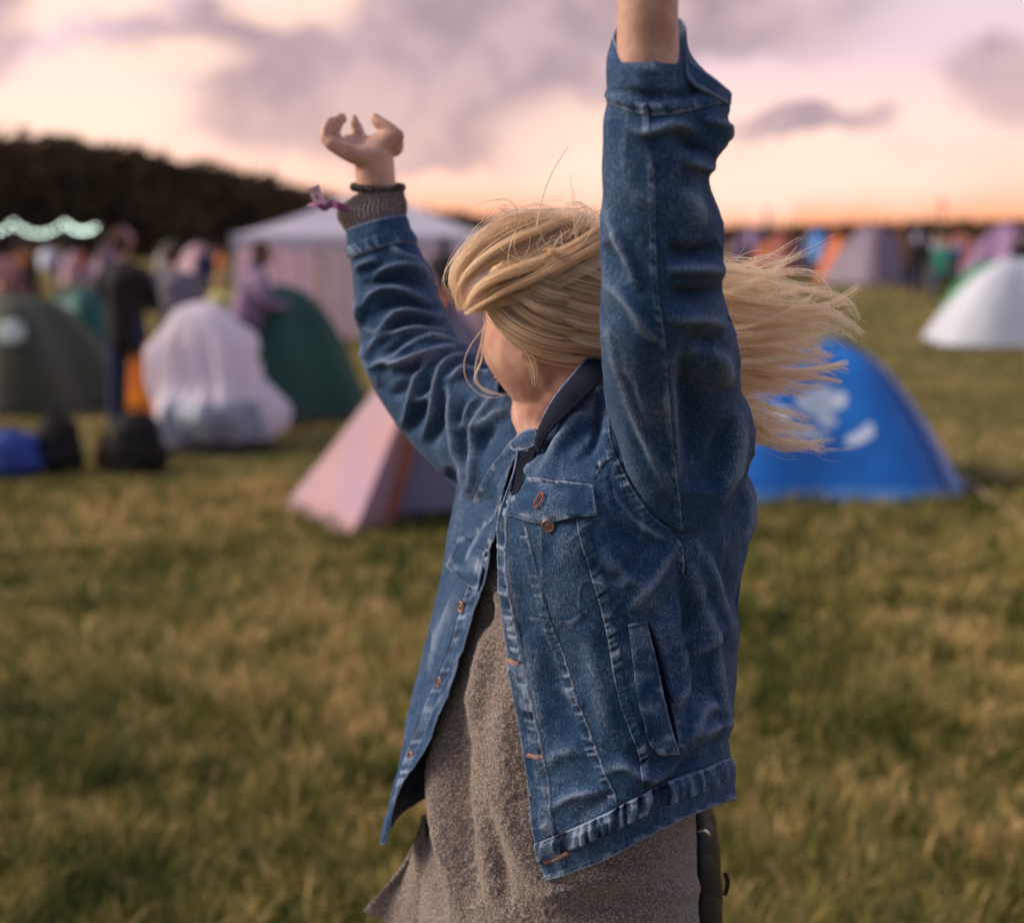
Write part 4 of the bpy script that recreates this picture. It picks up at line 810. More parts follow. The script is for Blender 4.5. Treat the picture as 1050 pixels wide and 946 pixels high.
def sleeve_obj(Fd, name='sleeve'):
    V = Fd.V + Fd.nrm * Fd.h[..., None]
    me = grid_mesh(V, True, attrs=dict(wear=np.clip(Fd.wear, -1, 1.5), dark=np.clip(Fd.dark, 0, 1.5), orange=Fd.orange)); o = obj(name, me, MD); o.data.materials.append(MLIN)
    k = 200 * V.shape[1] + 60; 
    if Vector(Fd.nrm[200, 60]).dot(o.data.polygons[k].normal) < 0: o.data.flip_normals()
    solid(o); return own(o, jacket)
NS = sleeve('sleeve', [
 (628, 38, 1.30, 700, 28, 1.30, .046, 32), (622, 62, 1.30, 708, 60, 1.30, .054, 26), (623, 84, 1.30, 728, 82, 1.31, .058, 20), (623, 102, 1.30, 747, 102, 1.31, .060, 13), (619, 122, 1.30, 746, 124, 1.31, .060, 10),
 (618, 148, 1.30, 749, 147, 1.31, .060, 8), (617, 172, 1.305, 732, 172, 1.31, .060, 8), (617, 205, 1.31, 737, 205, 1.315, .062, 10), (614, 240, 1.315, 746, 240, 1.32, .064, 14), (614, 280, 1.32, 743, 282, 1.33, .066, 18),
 (615, 325, 1.33, 750, 322, 1.35, .068, 26), (617, 365, 1.345, 759, 360, 1.37, .053, 40), (620, 398, 1.365, 760, 396, 1.40, .045, 64), (622, 412, 1.385, 768, 428, 1.43, .048, 92), (624, 418, 1.40, 776, 452, 1.46, .056, 110)])
n_ = NS
n_.creases(18, .0030, 45, (1, 1, .6)); n_.creases(36, .0013, 46, (1, 1, 1)); n_.relief(9, .006, 3, 41, (1, 1, .7), .0); n_.relief(30, .0022, 3, 43, (1, 1, 1), .25)
n_.seam([(664, 112), (667, 140), (671, 190), (672, 240), (673, 275), (677, 316), (682, 350), (686, 410), (692, 470), (698, 523), (699, 545)], wd=7, side=1, seed=20, per=11, puck=.5, edge=.6)
n_.seam([(623, 104), (637, 111), (672, 118), (717, 111), (748, 104)], wd=12, side=-1, seed=21, per=6, puck=.5, amp=.0016)
for a in [([(621, 216), (633, 244), (644, 271), (655, 300)], 6, .006, .5), ([(616, 288), (640, 307), (664, 338), (676, 352)], 6, .006, .55), ([(622, 330), (630, 370), (640, 400), (655, 440), (676, 480), (690, 515)], 6, .007, .5), ([(622, 345), (648, 420), (664, 470)], 7, -.006, .3),
          ([(618, 250), (630, 275), (640, 292)], 9, -.006, .3), ([(682, 256), (710, 262), (742, 254)], 10, -.013, .8), ([(684, 277), (715, 274), (746, 280)], 8, .010, .5), ([(684, 300), (712, 304), (744, 298)], 8, -.013, .9), ([(682, 330), (715, 326), (748, 336)], 9, .008, .5),
          ([(700, 190), (712, 216), (722, 236)], 11, .008, .5), ([(690, 135), (712, 150), (735, 158)], 9, -.009, .7), ([(640, 128), (665, 136), (690, 128), (720, 140)], 7, .006, .35), ([(720, 120), (738, 130), (750, 145)], 7, .008, .4), ([(700, 165), (720, 168), (738, 176)], 7, .006, .4),
          ([(700, 345), (722, 352), (745, 350)], 9, -.006, .4), ([(735, 355), (742, 375), (744, 400)], 8, .008, .5), ([(757, 417), (754, 474), (738, 519)], 7, .008, .55), ([(746, 430), (742, 470), (728, 505)], 9, -.009, .6), ([(704, 350), (712, 400), (716, 450), (718, 505)], 17, -.020, .5), ([(690, 370), (694, 430), (698, 490)], 5, .004, .3),
          ([(748, 322), (757, 330), (762, 340)], 3, -.004, 1.0), ([(640, 60), (665, 72), (690, 66)], 7, .003, .2), ([(630, 90), (660, 98), (700, 96), (740, 88)], 5, -.004, .5)]: n_.fold(*a)
cuffb = n_.vv < n_.vk[3]; n_.h += .0022 * np.clip((n_.vk[3] - n_.vv) / .004, 0, 1); n_.wear += .8 * np.exp(-(n_.vv / .002) ** 2)
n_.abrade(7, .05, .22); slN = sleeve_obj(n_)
FS = sleeve('sleeve', [
 (357, 236, 1.86, 416, 221, 1.86, .034, -3), (357, 250, 1.858, 421, 235, 1.858, .037, -3), (359, 266, 1.855, 427, 249, 1.855, .040, -3), (361, 290, 1.85, 438, 272, 1.85, .045, -3), (363, 314, 1.845, 447, 294, 1.845, .048, -3),
 (369, 342, 1.84, 456, 316, 1.835, .052, -3), (374, 370, 1.83, 467, 342, 1.82, .056, -4), (383, 394, 1.82, 482, 362, 1.80, .060, -4), (397, 420, 1.80, 499, 378, 1.77, .062, -4), (422, 453, 1.78, 516, 394, 1.73, .066, -4),
 (452, 488, 1.74, 531, 414, 1.68, .070, -4), (483, 520, 1.69, 541, 440, 1.64, .075, -4), (502, 540, 1.66, 550, 460, 1.62, .075, -4)], C=230, R=400)
n_ = FS
n_.creases(20, .0022, 55, (1, 1, 1)); n_.creases(40, .0012, 56, (1, 1, 1)); n_.relief(11, .005, 3, 51, (1, 1, 1), .0); n_.relief(34, .0016, 3, 53, (1, 1, 1), .22)
for poly in [[(363, 279), (374, 271), (390, 267)], [(378, 288), (390, 279), (410, 273), (430, 276), (443, 290)], [(369, 328), (376, 309), (393, 296), (420, 301), (447, 313)], [(372, 336), (390, 340), (403, 324), (426, 320), (454, 326)],
             [(378, 366), (386, 351), (397, 343), (431, 338), (462, 341)], [(381, 378), (407, 362), (431, 347), (458, 351), (477, 360), (490, 372)], [(403, 372), (424, 372), (447, 362), (473, 360)],
             [(431, 452), (441, 436), (446, 413), (449, 390), (456, 375), (475, 368), (490, 370)], [(410, 438), (421, 416), (426, 397), (434, 377), (456, 364)], [(383, 376), (397, 371), (410, 374), (424, 370), (448, 364)],
             [(453, 390), (461, 390), (475, 382), (492, 382), (512, 392)], [(459, 392), (463, 416), (466, 440), (471, 468), (478, 499), (483, 512)], [(469, 445), (481, 424), (492, 407)], [(481, 504), (487, 475), (488, 445), (498, 423), (507, 405)],
             [(488, 445), (505, 433), (520, 423)], [(426, 414), (436, 407), (444, 402)], [(366, 302), (370, 318), (369, 336)], [(374, 350), (380, 372), (392, 396)], [(400, 250), (410, 262), (432, 268)]]:
    n_.fold(poly, 4.2, .0075, .42, .3)
for poly in [[(368, 292), (390, 288), (420, 288), (445, 300)], [(380, 326), (400, 312), (430, 312), (450, 320)], [(388, 356), (410, 334), (440, 330), (458, 334)], [(392, 374), (412, 354), (440, 344)], [(404, 384), (420, 380), (440, 376)], [(416, 448), (430, 424), (438, 395), (446, 378)],
             [(440, 460), (452, 430), (454, 400)], [(470, 490), (476, 460), (474, 430), (482, 404)], [(474, 376), (488, 376), (500, 384)], [(492, 470), (496, 450), (510, 436)], [(460, 478), (464, 500), (474, 508)], [(400, 408), (412, 398), (420, 384)]]:
    n_.fold(poly, 5.5, -.0075, .9, .3)
n_.seam([(359, 266), (380, 257), (400, 251), (427, 250)], wd=13, side=-1, seed=22, per=5, puck=.85, amp=.0022)
n_.seam([(485, 517), (498, 489), (512, 468), (525, 452)], wd=7, side=1, seed=23, per=6, puck=.45, edge=.6)
n_.h += .002 * np.clip((n_.vk[2] - n_.vv) / .004, 0, 1); n_.wear += .8 * np.exp(-(n_.vv / .002) ** 2)
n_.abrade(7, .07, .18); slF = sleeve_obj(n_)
# open cuff vent of the near sleeve (buttoned tab standing off)
strip('cuff_tab', [(703, 50, 1.282), (707, 62, 1.276), (722, 74, 1.274), (738, 86, 1.282), (749, 96, 1.295)], [(703, 62, 1.274), (709, 84, 1.262), (724, 94, 1.264), (738, 102, 1.276), (748, 108, 1.292)], MD, parent=slN, nu=50, nv=14, th=.0035)
# ---------------------------------------------------------------- sweater dress
def knit_mat(name, c1, c2, c3, sc=260):
    m = bpy.data.materials.new(name); m.use_nodes = True; N = NT(m.node_tree); tcn = N.n('ShaderNodeTexCoord').outputs['Object']; b = N.n('ShaderNodeBsdfPrincipled')
    vo = N.n('ShaderNodeTexVoronoi'); vo.inputs['Scale'].default_value = sc; N.put(vo.inputs['Vector'], N.n('ShaderNodeVectorMath').outputs[0] if False else tcn); n_ = N.noise(tcn, sc * 1.5, 4, .7); n2 = N.noise(tcn, 14, 4)
    f = N.m('ADD', N.m('MULTIPLY', n_, .9), N.m('MULTIPLY', N.m('SUBTRACT', .6, vo.outputs['Distance']), .35))
    c = N.mix(N.ss(f, .42, .58), c1, c2); c = N.mix(N.ss(f, .56, .74), c, c3); c = N.mix(N.m('MULTIPLY', N.ss(n2, .35, .7), .12), c, c1)
    N.put(b.inputs['Base Color'], c); b.inputs['Roughness'].default_value = 1; b.inputs['Specular IOR Level'].default_value = .05; b.inputs['Sheen Weight'].default_value = .3
    bp = N.n('ShaderNodeBump'); bp.inputs['Strength'].default_value = .8; bp.inputs['Distance'].default_value = .003; N.put(bp.inputs['Height'], f); N.put(b.inputs['Normal'], bp.outputs[0])
    N.put(N.n('ShaderNodeOutputMaterial').inputs[0], b.outputs[0]); return m
MK = knit_mat('boucle_knit', (.145, .115, .102), (.33, .26, .23), (.56, .46, .41), 330)
MKC = knit_mat('ribbed_knit', (.14, .11, .11), (.28, .23, .22), (.50, .42, .40), 330)
levels = [(1.385, .066, 1.62, .085, .05), (1.375, .070, 1.61, .11, .06), (1.35, .075, 1.60, .135, .072), (1.28, .082, 1.59, .155, .092), (1.20, .084, 1.58, .170, .116), (1.10, .074, 1.575, .178, .132), (1.0, .064, 1.575, .18, .142), (.90, .056, 1.575, .186, .152), (.80, .054, 1.575, .195, .158), (.70, .056, 1.575, .20, .165), (.62, .06, 1.575, .205, .17)]
lv = np.array(levels); zt = np.linspace(0, 1, 520); Wl = spl(np.r_[0, np.cumsum(-np.diff(lv[:, 0]))], zt * (lv[0, 0] - lv[-1, 0])); LV = Wl @ lv
ph = np.r_[np.linspace(-.2 * np.pi, 1.2 * np.pi, 520, endpoint=False), np.linspace(1.2 * np.pi, 1.8 * np.pi, 90, endpoint=False)]   # 90 deg = straight ahead of her chest
VS = np.stack([LV[:, 1], LV[:, 2], LV[:, 0]], -1)[:, None] + (LV[:, 3:4] * np.cos(ph)[None])[..., None] * Lf + (LV[:, 4:5] * np.sin(ph)[None])[..., None] * Nf
K = Field(VS, True)
if ((VS - VS.mean(1, keepdims=True)) * K.nrm).sum(-1).mean() < 0: K.nrm = -K.nrm
K.front = (K.nrm * (VS - np.array([0, 0, CAMH]))).sum(-1) < 0
K.relief(7, .010, 3, 61, (1, 1, .4), 0)
for a in [([(470, 690), (458, 760), (452, 830), (462, 900), (470, 950)], 9, .014, 0), ([(478, 720), (470, 790), (474, 860), (490, 930)], 8, -.012, 0), ([(500, 640), (490, 700), (478, 760)], 8, .008, 0), ([(505, 600), (500, 625), (488, 650)], 5, -.008, 0), ([(440, 800), (442, 870), (452, 950)], 8, -.008, 0),
          ([(500, 780), (520, 850), (560, 910), (600, 950)], 14, .008, 0), ([(520, 700), (515, 760), (530, 820)], 12, .006, 0), ([(540, 920), (600, 905), (660, 890), (700, 870)], 10, .007, 0), ([(560, 945), (620, 930), (690, 910)], 10, -.006, 0), ([(640, 920), (690, 915), (725, 905)], 8, .006, 0),
          ([(495, 560), (505, 600), (520, 640)], 6, .005, 0), ([(500, 820), (510, 880), (520, 940)], 9, -.008, 0)]: K.fold(*a)
K.h += .0012 * fbm(VS * 260, 2, 71) + .0014 * fbm(VS * 150, 2, 73)
sw = own(obj('knit_dress', grid_mesh(VS + K.nrm * K.h[..., None], True), MK))
sw.data.update()
# free corner of the dress at the slit, swinging out to the left
def hem_corner():
    A = [P(431, 838, 1.62), P(428, 872, 1.62), P(436, 960, 1.60), P(452, 1050, 1.58)]; Bq = [P(426, 852, 1.66), P(401, 903, 1.68), P(374, 930, 1.70), P(372, 1000, 1.72)]
    # polygon sheet: attached edge -> free edge
    n1, n2 = 160, 130; a = curve_pts([P(434, 835, 1.60), P(440, 880, 1.585), P(450, 930, 1.57), P(458, 1000, 1.56)], n1); b = curve_pts([P(430, 858, 1.62), P(414, 886, 1.635), P(393, 908, 1.65), P(374, 929, 1.66)], n1)
    t = np.linspace(0, 1, n2)[None, :, None]; Q = a[:, None] * (1 - t) + b[:, None] * t
    s_ = np.linspace(0, 1, n1)[:, None]
    Q[..., 1] += .012 * np.sin(t[..., 0] * 9 + s_ * 2) * t[..., 0]; tt = np.broadcast_to(t[..., 0], Q.shape[:2])
    rib = np.sin(np.linspace(0, 1, n1)[:, None] * 150) * .0009 * np.clip((tt - .35) / .1, 0, 1)
    nr = grid_normals(Q); Q = Q + nr * (rib + .0012 * fbm(Q * 200, 2, 5))[..., None]
    o = obj('dress_hem_corner', grid_mesh(Q), MK); so = o.modifiers.new('t', 'SOLIDIFY'); so.thickness = .005; so.offset = 0; own(o, sw)
hem_corner()
# ribbed cuff at the far wrist
def rib_cuff():
    FR = sleeve('c', [(363, 201, 1.87, 413, 194, 1.87, .030, -3), (353, 209, 1.87, 415, 202, 1.868, .032, -2), (346, 219, 1.866, 417, 211, 1.865, .034, -1), (350, 230, 1.862, 416, 221, 1.862, .033, -1), (362, 246, 1.858, 413, 236, 1.858, .028, -2)], C=620, R=110)
    FR.h += .0011 * np.sin(FR.th * 46) + .0007 * fbm(FR.V * 240, 2, 3)
    o = obj('ribbed_cuff', grid_mesh(FR.V + FR.nrm * FR.h[..., None], True), MKC); so = o.modifiers.new('t', 'SOLIDIFY'); so.thickness = .003; so.offset = -1; own(o, sw)
rib_cuff()
# ---------------------------------------------------------------- body
def skin_mat():
    m = bpy.data.materials.new('skin'); m.use_nodes = True; N = NT(m.node_tree); tcn = N.n('ShaderNodeTexCoord').outputs['Object']; b = N.n('ShaderNodeBsdfPrincipled')
    n1 = N.noise(tcn, 22, 4, .6); n2 = N.noise(tcn, 240, 4, .6); c = N.mix(N.ss(n1, .3, .7), (.46, .22, .17), (.66, .41, .32)); c = N.mix(N.m('MULTIPLY', N.ss(n2, .45, .8), .25), c, (.45, .2, .15))
    N.put(b.inputs['Base Color'], c); b.inputs['Roughness'].default_value = .48; b.inputs['Specular IOR Level'].default_value = .4
    b.inputs['Subsurface Weight'].default_value = .25; b.inputs['Subsurface Radius'].default_value = (.012, .005, .003); b.inputs['Subsurface Scale'].default_value = .6
    bp = N.n('ShaderNodeBump'); bp.inputs['Strength'].default_value = .3; bp.inputs['Distance'].default_value = .0012; N.put(bp.inputs['Height'], N.m('ADD', N.noise(tcn, 500, 3), N.m('MULTIPLY', N.noise(tcn, 110, 4, .7), 2.0))); N.put(b.inputs['Normal'], bp.outputs[0])
    N.put(N.n('ShaderNodeOutputMaterial').inputs[0], b.outputs[0]); return m
MSKN = skin_mat()
hc = P(573, 333, 1.62); Fh = np.array([-.76, .64, -.14]); Fh /= np.linalg.norm(Fh); Uh = np.array([.02, .05, 1.]); Uh -= Fh * Uh.dot(Fh); Uh /= np.linalg.norm(Uh); Rh = np.cross(Fh, Uh)
def head_surface(n1=120, n2=160, grow=0.0):
    la = np.linspace(-np.pi / 2 + .02, np.pi / 2 - .02, n1)[:, None]; lo = np.linspace(0, 2 * np.pi, n2, endpoint=False)[None]     # lo=0 is the face
    x = np.cos(la) * np.cos(lo); y = np.cos(la) * np.sin(lo); z = np.sin(la) * np.ones_like(lo)
    f = .094 * x; r = .078 * y; u_ = .114 * z
    low = np.clip(-z, 0, 1); r = r * (1 - .16 * low ** 1.6); f = np.where(x < 0, f * (1 - .35 * low), f * (1 - .08 * low)); f = f + .010 * low * (x > -.2)
    g = lambda cy_, cz_, sy, sz: np.exp(-((y - cy_) / sy) ** 2 - ((z - cz_) / sz) ** 2) * (x > 0)
    f = f + .018 * g(0, -.22, .11, .13) + .012 * g(0, .0, .09, .25) - .011 * g(.42, .06, .2, .13) - .011 * g(-.42, .06, .2, .13) + .006 * g(0, .30, .5, .12)
    f = f + .007 * g(0, -.47, .25, .05) - .004 * g(0, -.52, .25, .02) + .006 * g(0, -.57, .22, .05) + .008 * g(0, -.80, .25, .12) + .006 * g(.5, -.25, .22, .2) + .006 * g(-.5, -.25, .22, .2)
    r = r + .006 * np.sign(y) * np.exp(-((np.abs(y) - .75) / .3) ** 2 - ((z + .3) / .3) ** 2) * (x > -.3)
    return hc + (f[..., None] * Fh + r[..., None] * Rh + u_[..., None] * Uh) * (1 + grow)
bm_ = MB(); HS = head_surface(); Fs = grid_faces(120, 160, True).tolist(); Fs.append(list(range(160))[::-1]); Fs.append([119 * 160 + k for k in range(160)]); bm_.addv(HS, Fs)
for s_ in (-1, 1):                                                        # ears
    c0 = hc + Rh * .076 * s_ - Fh * .014 - Uh * .006
    bm_.tube([c0 - Uh * .028 + Fh * .006, c0 - Uh * .01 + Rh * .008 * s_ - Fh * .006, c0 + Uh * .016 + Rh * .012 * s_ - Fh * .012, c0 + Uh * .028 + Rh * .007 * s_, c0 + Uh * .016 + Fh * .008], [.006, .006, .006, .005, .004], 8, 14)
neck0 = np.array([.062, 1.63, 1.36])
bm_.tube([neck0, neck0 + [-.004, 0, .05], hc - Uh * .055 - Fh * .025, hc - Uh * .02 - Fh * .02], [.066, .056, .054, .055], 24, 12)
def pt(*a): return P(*a)
TC = np.array([.078, 1.60, 0])
def ringtube(mb, levels_, seg=36):
    th = np.linspace(0, 2 * np.pi, seg, endpoint=False); V = []
    for (z, ox, oy, a, b) in levels_: V.append(np.array([TC[0] + ox, TC[1] + oy, z]) + a * np.cos(th)[:, None] * Lf + b * np.sin(th)[:, None] * Nf)
    V = np.array(V); Fs = grid_faces(len(V), seg, True).tolist(); Fs.append(list(range(seg))[::-1]); Fs.append([(len(V) - 1) * seg + k for k in range(seg)]); mb.addv(V, Fs)
ringtube(bm_, [(1.41, -.01, .03, .055, .045), (1.38, -.005, .02, .09, .055), (1.34, 0, .01, .12, .065), (1.25, .005, -.005, .135, .08), (1.15, .003, -.01, .135, .095), (1.06, 0, 0, .128, .095), (.98, -.01, 0, .145, .105), (.88, -.015, 0, .16, .115), (.80, -.015, 0, .15, .11)])
for s_, foot in ((1, .02), (-1, -.03)):
    h0 = TC + Lf * .085 * s_ + [-.015, 0, .86]; kn = TC + Lf * .10 * s_ + Nf * (.03 + foot) + [0, 0, .48]; an = TC + Lf * .115 * s_ + Nf * foot + [0, 0, .09]
    bm_.tube([h0, (h0 + kn) / 2, kn, (kn + an) / 2 - Nf * .01, an, an - [0, 0, .03]], [.085, .072, .054, .05, .036, .034], 20, 24)
    bm_.tube([an - [0, 0, .045] - Nf * .03, an - [0, 0, .05] + Nf * .08, an - [0, 0, .06] + Nf * .15], [.036, .034, .022], 12, 10)
# far arm + hand
bm_.tube([pt(550, 470, 1.70), pt(510, 450, 1.74), pt(455, 392, 1.79), pt(415, 345, 1.85)], [.042, .042, .040, .036], 20, 16)
bm_.tube([pt(415, 345, 1.85), pt(402, 290, 1.86), pt(391, 235, 1.87), pt(387, 205, 1.87), pt(385, 183, 1.87), pt(384, 168, 1.87)], [.036, .036, .029, .0265, .0268, .0265], 24, 24)
HY = 1.87
bm_.tube([pt(384, 172, HY), pt(386, 158, HY + .003), pt(390, 150, HY + .01)], [.0262, .0245, .018], 18, 10)
for i_, (x0, y0, x1, y1, dy) in enumerate([(372, 160, 340, 147, -.022), (376, 156, 344, 146, -.002), (382, 152, 356, 145, .018), (388, 150, 364, 144, .036)]):
    bm_.tube([pt(x0 + 14, y0 - 1, HY + dy * .5), pt(x0, y0, HY + dy * .8), pt(x1, y1, HY + dy)], [.0165, .0145, .0100], 14, 10)
bm_.tube([pt(386, 152, HY), pt(398, 145, HY - .006), pt(406, 140, HY - .008)], [.019, .0155, .0115], 16, 10)                    # ball of the thumb
bm_.tube([pt(406, 140, HY - .008), pt(397, 131, HY - .004), pt(388, 125, HY), pt(384.5, 121, HY + .002)], [.0108, .0092, .0088, .0072], 14, 14)   # thumb
bm_.tube([pt(341, 148, HY - .022), pt(334.5, 142, HY - .020), pt(334.5, 132, HY - .014), pt(339, 125, HY - .006), pt(342, 123, HY)], [.0090, .0080, .0072, .0066, .0054], 12, 16)   # index
bm_.tube([pt(346, 147, HY - .002), pt(343, 138, HY), pt(346, 127, HY + .006), pt(350, 120.5, HY + .012), pt(352, 123, HY + .018)], [.0094, .0084, .0080, .0072, .0058], 12, 16)  # middle
bm_.tube([pt(360, 146, HY + .018), pt(366, 140, HY + .022), pt(365, 130, HY + .026), pt(363, 121.5, HY + .028)], [.0092, .0082, .0074, .0058], 12, 14)          # ring
bm_.tube([pt(372, 144, HY + .036), pt(370, 139, HY + .044), pt(368, 133, HY + .048), pt(367, 128, HY + .046)], [.0085, .0072, .0066, .0054], 12, 14)              # little finger
# near arm + hand (hand above the frame)
bm_.tube([pt(640, 480, 1.54), pt(690, 440, 1.44), pt(690, 330, 1.355), pt(684, 230, 1.31)], [.045, .043, .038, .032], 20, 16)
bm_.tube([pt(684, 230, 1.31), pt(676, 150, 1.295), pt(667, 80, 1.28), pt(664, 40, 1.275), pt(664, 0, 1.27), pt(664, -40, 1.265)], [.032, .030, .0285, .0280, .0278, .0285], 24, 24)
wr = pt(664, -40, 1.265)
bm_.tube([wr, wr + [0, -.005, .05]], [.027, .030], 16, 6)
for q in range(4):
    b0 = wr + np.array([(q - 1.5) * .019, 0, .045]); b1 = wr + np.array([(q - 1.5) * .022, -.006, .092 - abs(q - 1.4) * .004]); L_ = (.062, .074, .070, .054)[q]
    bm_.tube([b0, b1], [.015, .011], 10, 6); bm_.tube([b1, b1 + [(q - 1.5) * .004, -.012, L_ * .45], b1 + [(q - 1.5) * .006, -.030, L_ * .8], b1 + [(q - 1.5) * .006, -.048, L_ * .95]], [.0092, .0085, .008, .0062], 10, 12)
bm_.tube([wr + [-.014, -.004, .015], wr + [-.040, -.012, .048], wr + [-.050, -.022, .075], wr + [-.050, -.034, .095]], [.016, .012, .0098, .0075], 10, 12)
body = remeshed(bm_, 'body', .0027, MSKN, None, 2); own(body)
# eyes, lips, brows
MEYE = mat('eye_white', (.8, .78, .75), .2); MIRIS = mat('iris', (.10, .16, .22), .2); MLIP = mat('lip', (.50, .17, .15), .5)
for s_ in (-1, 1):
    c0 = hc + Fh * .0695 + Rh * .031 * s_ + Uh * .008; mb = MB(); mb.ball(c0, .0125, 20); ey = own(obj('eye', mb.mesh(), MEYE)); mb = MB(); mb.ball(c0 + Fh * .0078, .0058, 14); own(obj('iris', mb.mesh(), MIRIS), ey)
mb = MB(); mb.tube([hc + Fh * .086 - Uh * .056 + Rh * .022, hc + Fh * .0945 - Uh * .054, hc + Fh * .086 - Uh * .056 - Rh * .022], [.002, .0045, .002], 8, 12); mb.tube([hc + Fh * .085 - Uh * .060 + Rh * .018, hc + Fh * .0935 - Uh * .061, hc + Fh * .085 - Uh * .060 - Rh * .018], [.002, .005, .002], 8, 12); own(obj('lips', mb.mesh(), MLIP))
mb = MB(); mb.ball(P(513, 354, 1.585), .0011, 8); own(obj('mole', mb.mesh(), mat('mole_brown', (.12, .05, .03), .7)))
# trousers and boots, below the frame
tr_ = MB()
for s_, foot in ((1, .02), (-1, -.03)):
    h0 = TC + Lf * .085 * s_ + [-.015, 0, .86]; kn = TC + Lf * .10 * s_ + Nf * (.03 + foot) + [0, 0, .48]; an = TC + Lf * .115 * s_ + Nf * foot + [0, 0, .11]
    tr_.tube([h0, (h0 + kn) / 2, kn, (kn + an) / 2 - Nf * .01, an], [.095, .082, .064, .06, .052], 20, 24)
ringtube(tr_, [(.98, -.01, 0, .15, .112), (.88, -.015, 0, .168, .124), (.80, -.015, 0, .16, .12)])
own(remeshed(tr_, 'trousers', .008, cloth('black'), None, 3))
for s_, foot in ((1, .02), (-1, -.03)):
    an = TC + Lf * .115 * s_ + Nf * foot + [0, 0, .09]; mb = MB(); mb.tube([an + [0, 0, .09], an, an - [0, 0, .03]], [.052, .050, .05], 16, 8); mb.tube([an - [0, 0, .04] - Nf * .035, an - [0, 0, .045] + Nf * .08, an - [0, 0, .048] + Nf * .17], [.048, .046, .038], 16, 10)
    bt = remeshed(mb, 'boot', .006, mat('boot_leather', (.03, .02, .018), .5), None, 3); own(bt)
# ---------------------------------------------------------------- bracelet and festival wristband
MBR = mat('bracelet_black', (.012, .008, .010), .35, spec=.5)
t_ = np.linspace(0, 2 * np.pi, 1200); bc0 = P(387.5, 192, 1.87); ax_a = np.array([1, 0, -.02]); ax_b = np.array([0, 1, .12])
cr = bc0 + (.0335 * np.cos(t_))[:, None] * ax_a + (.030 * np.sin(t_))[:, None] * ax_b
rad_ = np.cos(t_)[:, None] * ax_a + np.sin(t_)[:, None] * ax_b; cr = cr + (.0032 * np.cos(t_ * 36))[:, None] * rad_ + (.0040 * np.sin(t_ * 36))[:, None] * np.array([0, 0, 1.])
mb = MB(); mb.tube(cr, .0013, 6, caps=False); own(obj('bracelet', mb.mesh(), MBR))
MPUR = mat('purple_ribbon', (.16, .03, .12), .6, (.30, .10, .24), 60); MTAG = mat('pink_tag', (.85, .52, .62), .5, (.75, .42, .55), 40); MINK = mat('tag_ink', (.10, .02, .05), .6)
def rib_strip(path, wid, up, m_, name, parent=None, th=.0008):
    q = curve_pts([P(*p) for p in path], 50); upv = np.linspace(0, 1, 50)[:, None] * (np.array(up[1]) - np.array(up[0])) + np.array(up[0]); t = np.linspace(-1, 1, 8)[None, :, None]
    Q = q[:, None] + t * wid * upv[:, None]; o = obj(name, grid_mesh(Q), m_); so = o.modifiers.new('t', 'SOLIDIFY'); so.thickness = th; return own(o, parent)
wb = rib_strip([(356, 214, 1.835), (346, 211, 1.835), (340, 209.5, 1.84), (334, 213, 1.84), (329, 211, 1.845), (326, 207, 1.85)], .0052, ((.0, -.1, 1), (.2, -.2, .9)), MPUR, 'wristband')
rib_strip([(336, 213, 1.84), (326, 211.5, 1.84), (320, 209.5, 1.85), (315, 211, 1.86)], .0042, ((.1, -.5, .8), (0, .6, .3)), MPUR, 'ribbon_end', wb)
th = np.linspace(0, 2 * np.pi, 60, endpoint=False); bc1 = P(383, 213, 1.866); Q = bc1 + (.0415 * np.cos(th)[:, None] * np.array([1, 0, -.1]) + .036 * np.sin(th)[:, None] * np.array([0, 1, .1]))[None] + np.linspace(-.0045, .0045, 4)[:, None, None] * np.array([0, 0, 1.])
# tag: a small stiff plate turned on its ribbon
ta = P(325, 200.5, 1.845); ur = np.array([math.cos(1.25) * -1, 0, math.sin(1.25)]); ur = ur / np.linalg.norm(ur); rr = np.array([ur[2], 0, -ur[0]]); nn_ = np.array([0, -1., 0]); Rm = np.stack([rr, nn_, ur], 1)
mb = MB(); mb.box(ta, (.0078, .0012, .0130), Rm); tg = own(obj('tag', mb.mesh(), MTAG, smooth=False), wb)
mb = MB()
def glyph(strokes, c0, sc, w_):
    for (x0, z0, x1, z1) in strokes: mb.tube([ta + rr * (c0[0] + x0 * sc) + ur * (c0[1] + z0 * sc) + nn_ * .0014, ta + rr * (c0[0] + x1 * sc) + ur * (c0[1] + z1 * sc) + nn_ * .0014], w_, 5)
glyph([(-.5, -1, -.5, 1), (-.5, 0, .5, 1), (-.5, 0, .5, -1)], (0, -.0018), .0026, .00055)
glyph([(-.5, -1, -.5, 1), (-.5, 1, .4, 1), (-.5, 0, .3, 0), (-.5, -1, .4, -1)], (-.0028, .0072), .0018, .0004); glyph([(-.5, -1, -.5, 1), (-.5, 1, .4, 1), (.4, 1, .4, 0), (.4, 0, -.5, 0), (0, 0, .5, -1)], (.0022, .0072), .0018, .0004)
own(obj('lettering', mb.mesh(), MINK, smooth=False), tg)
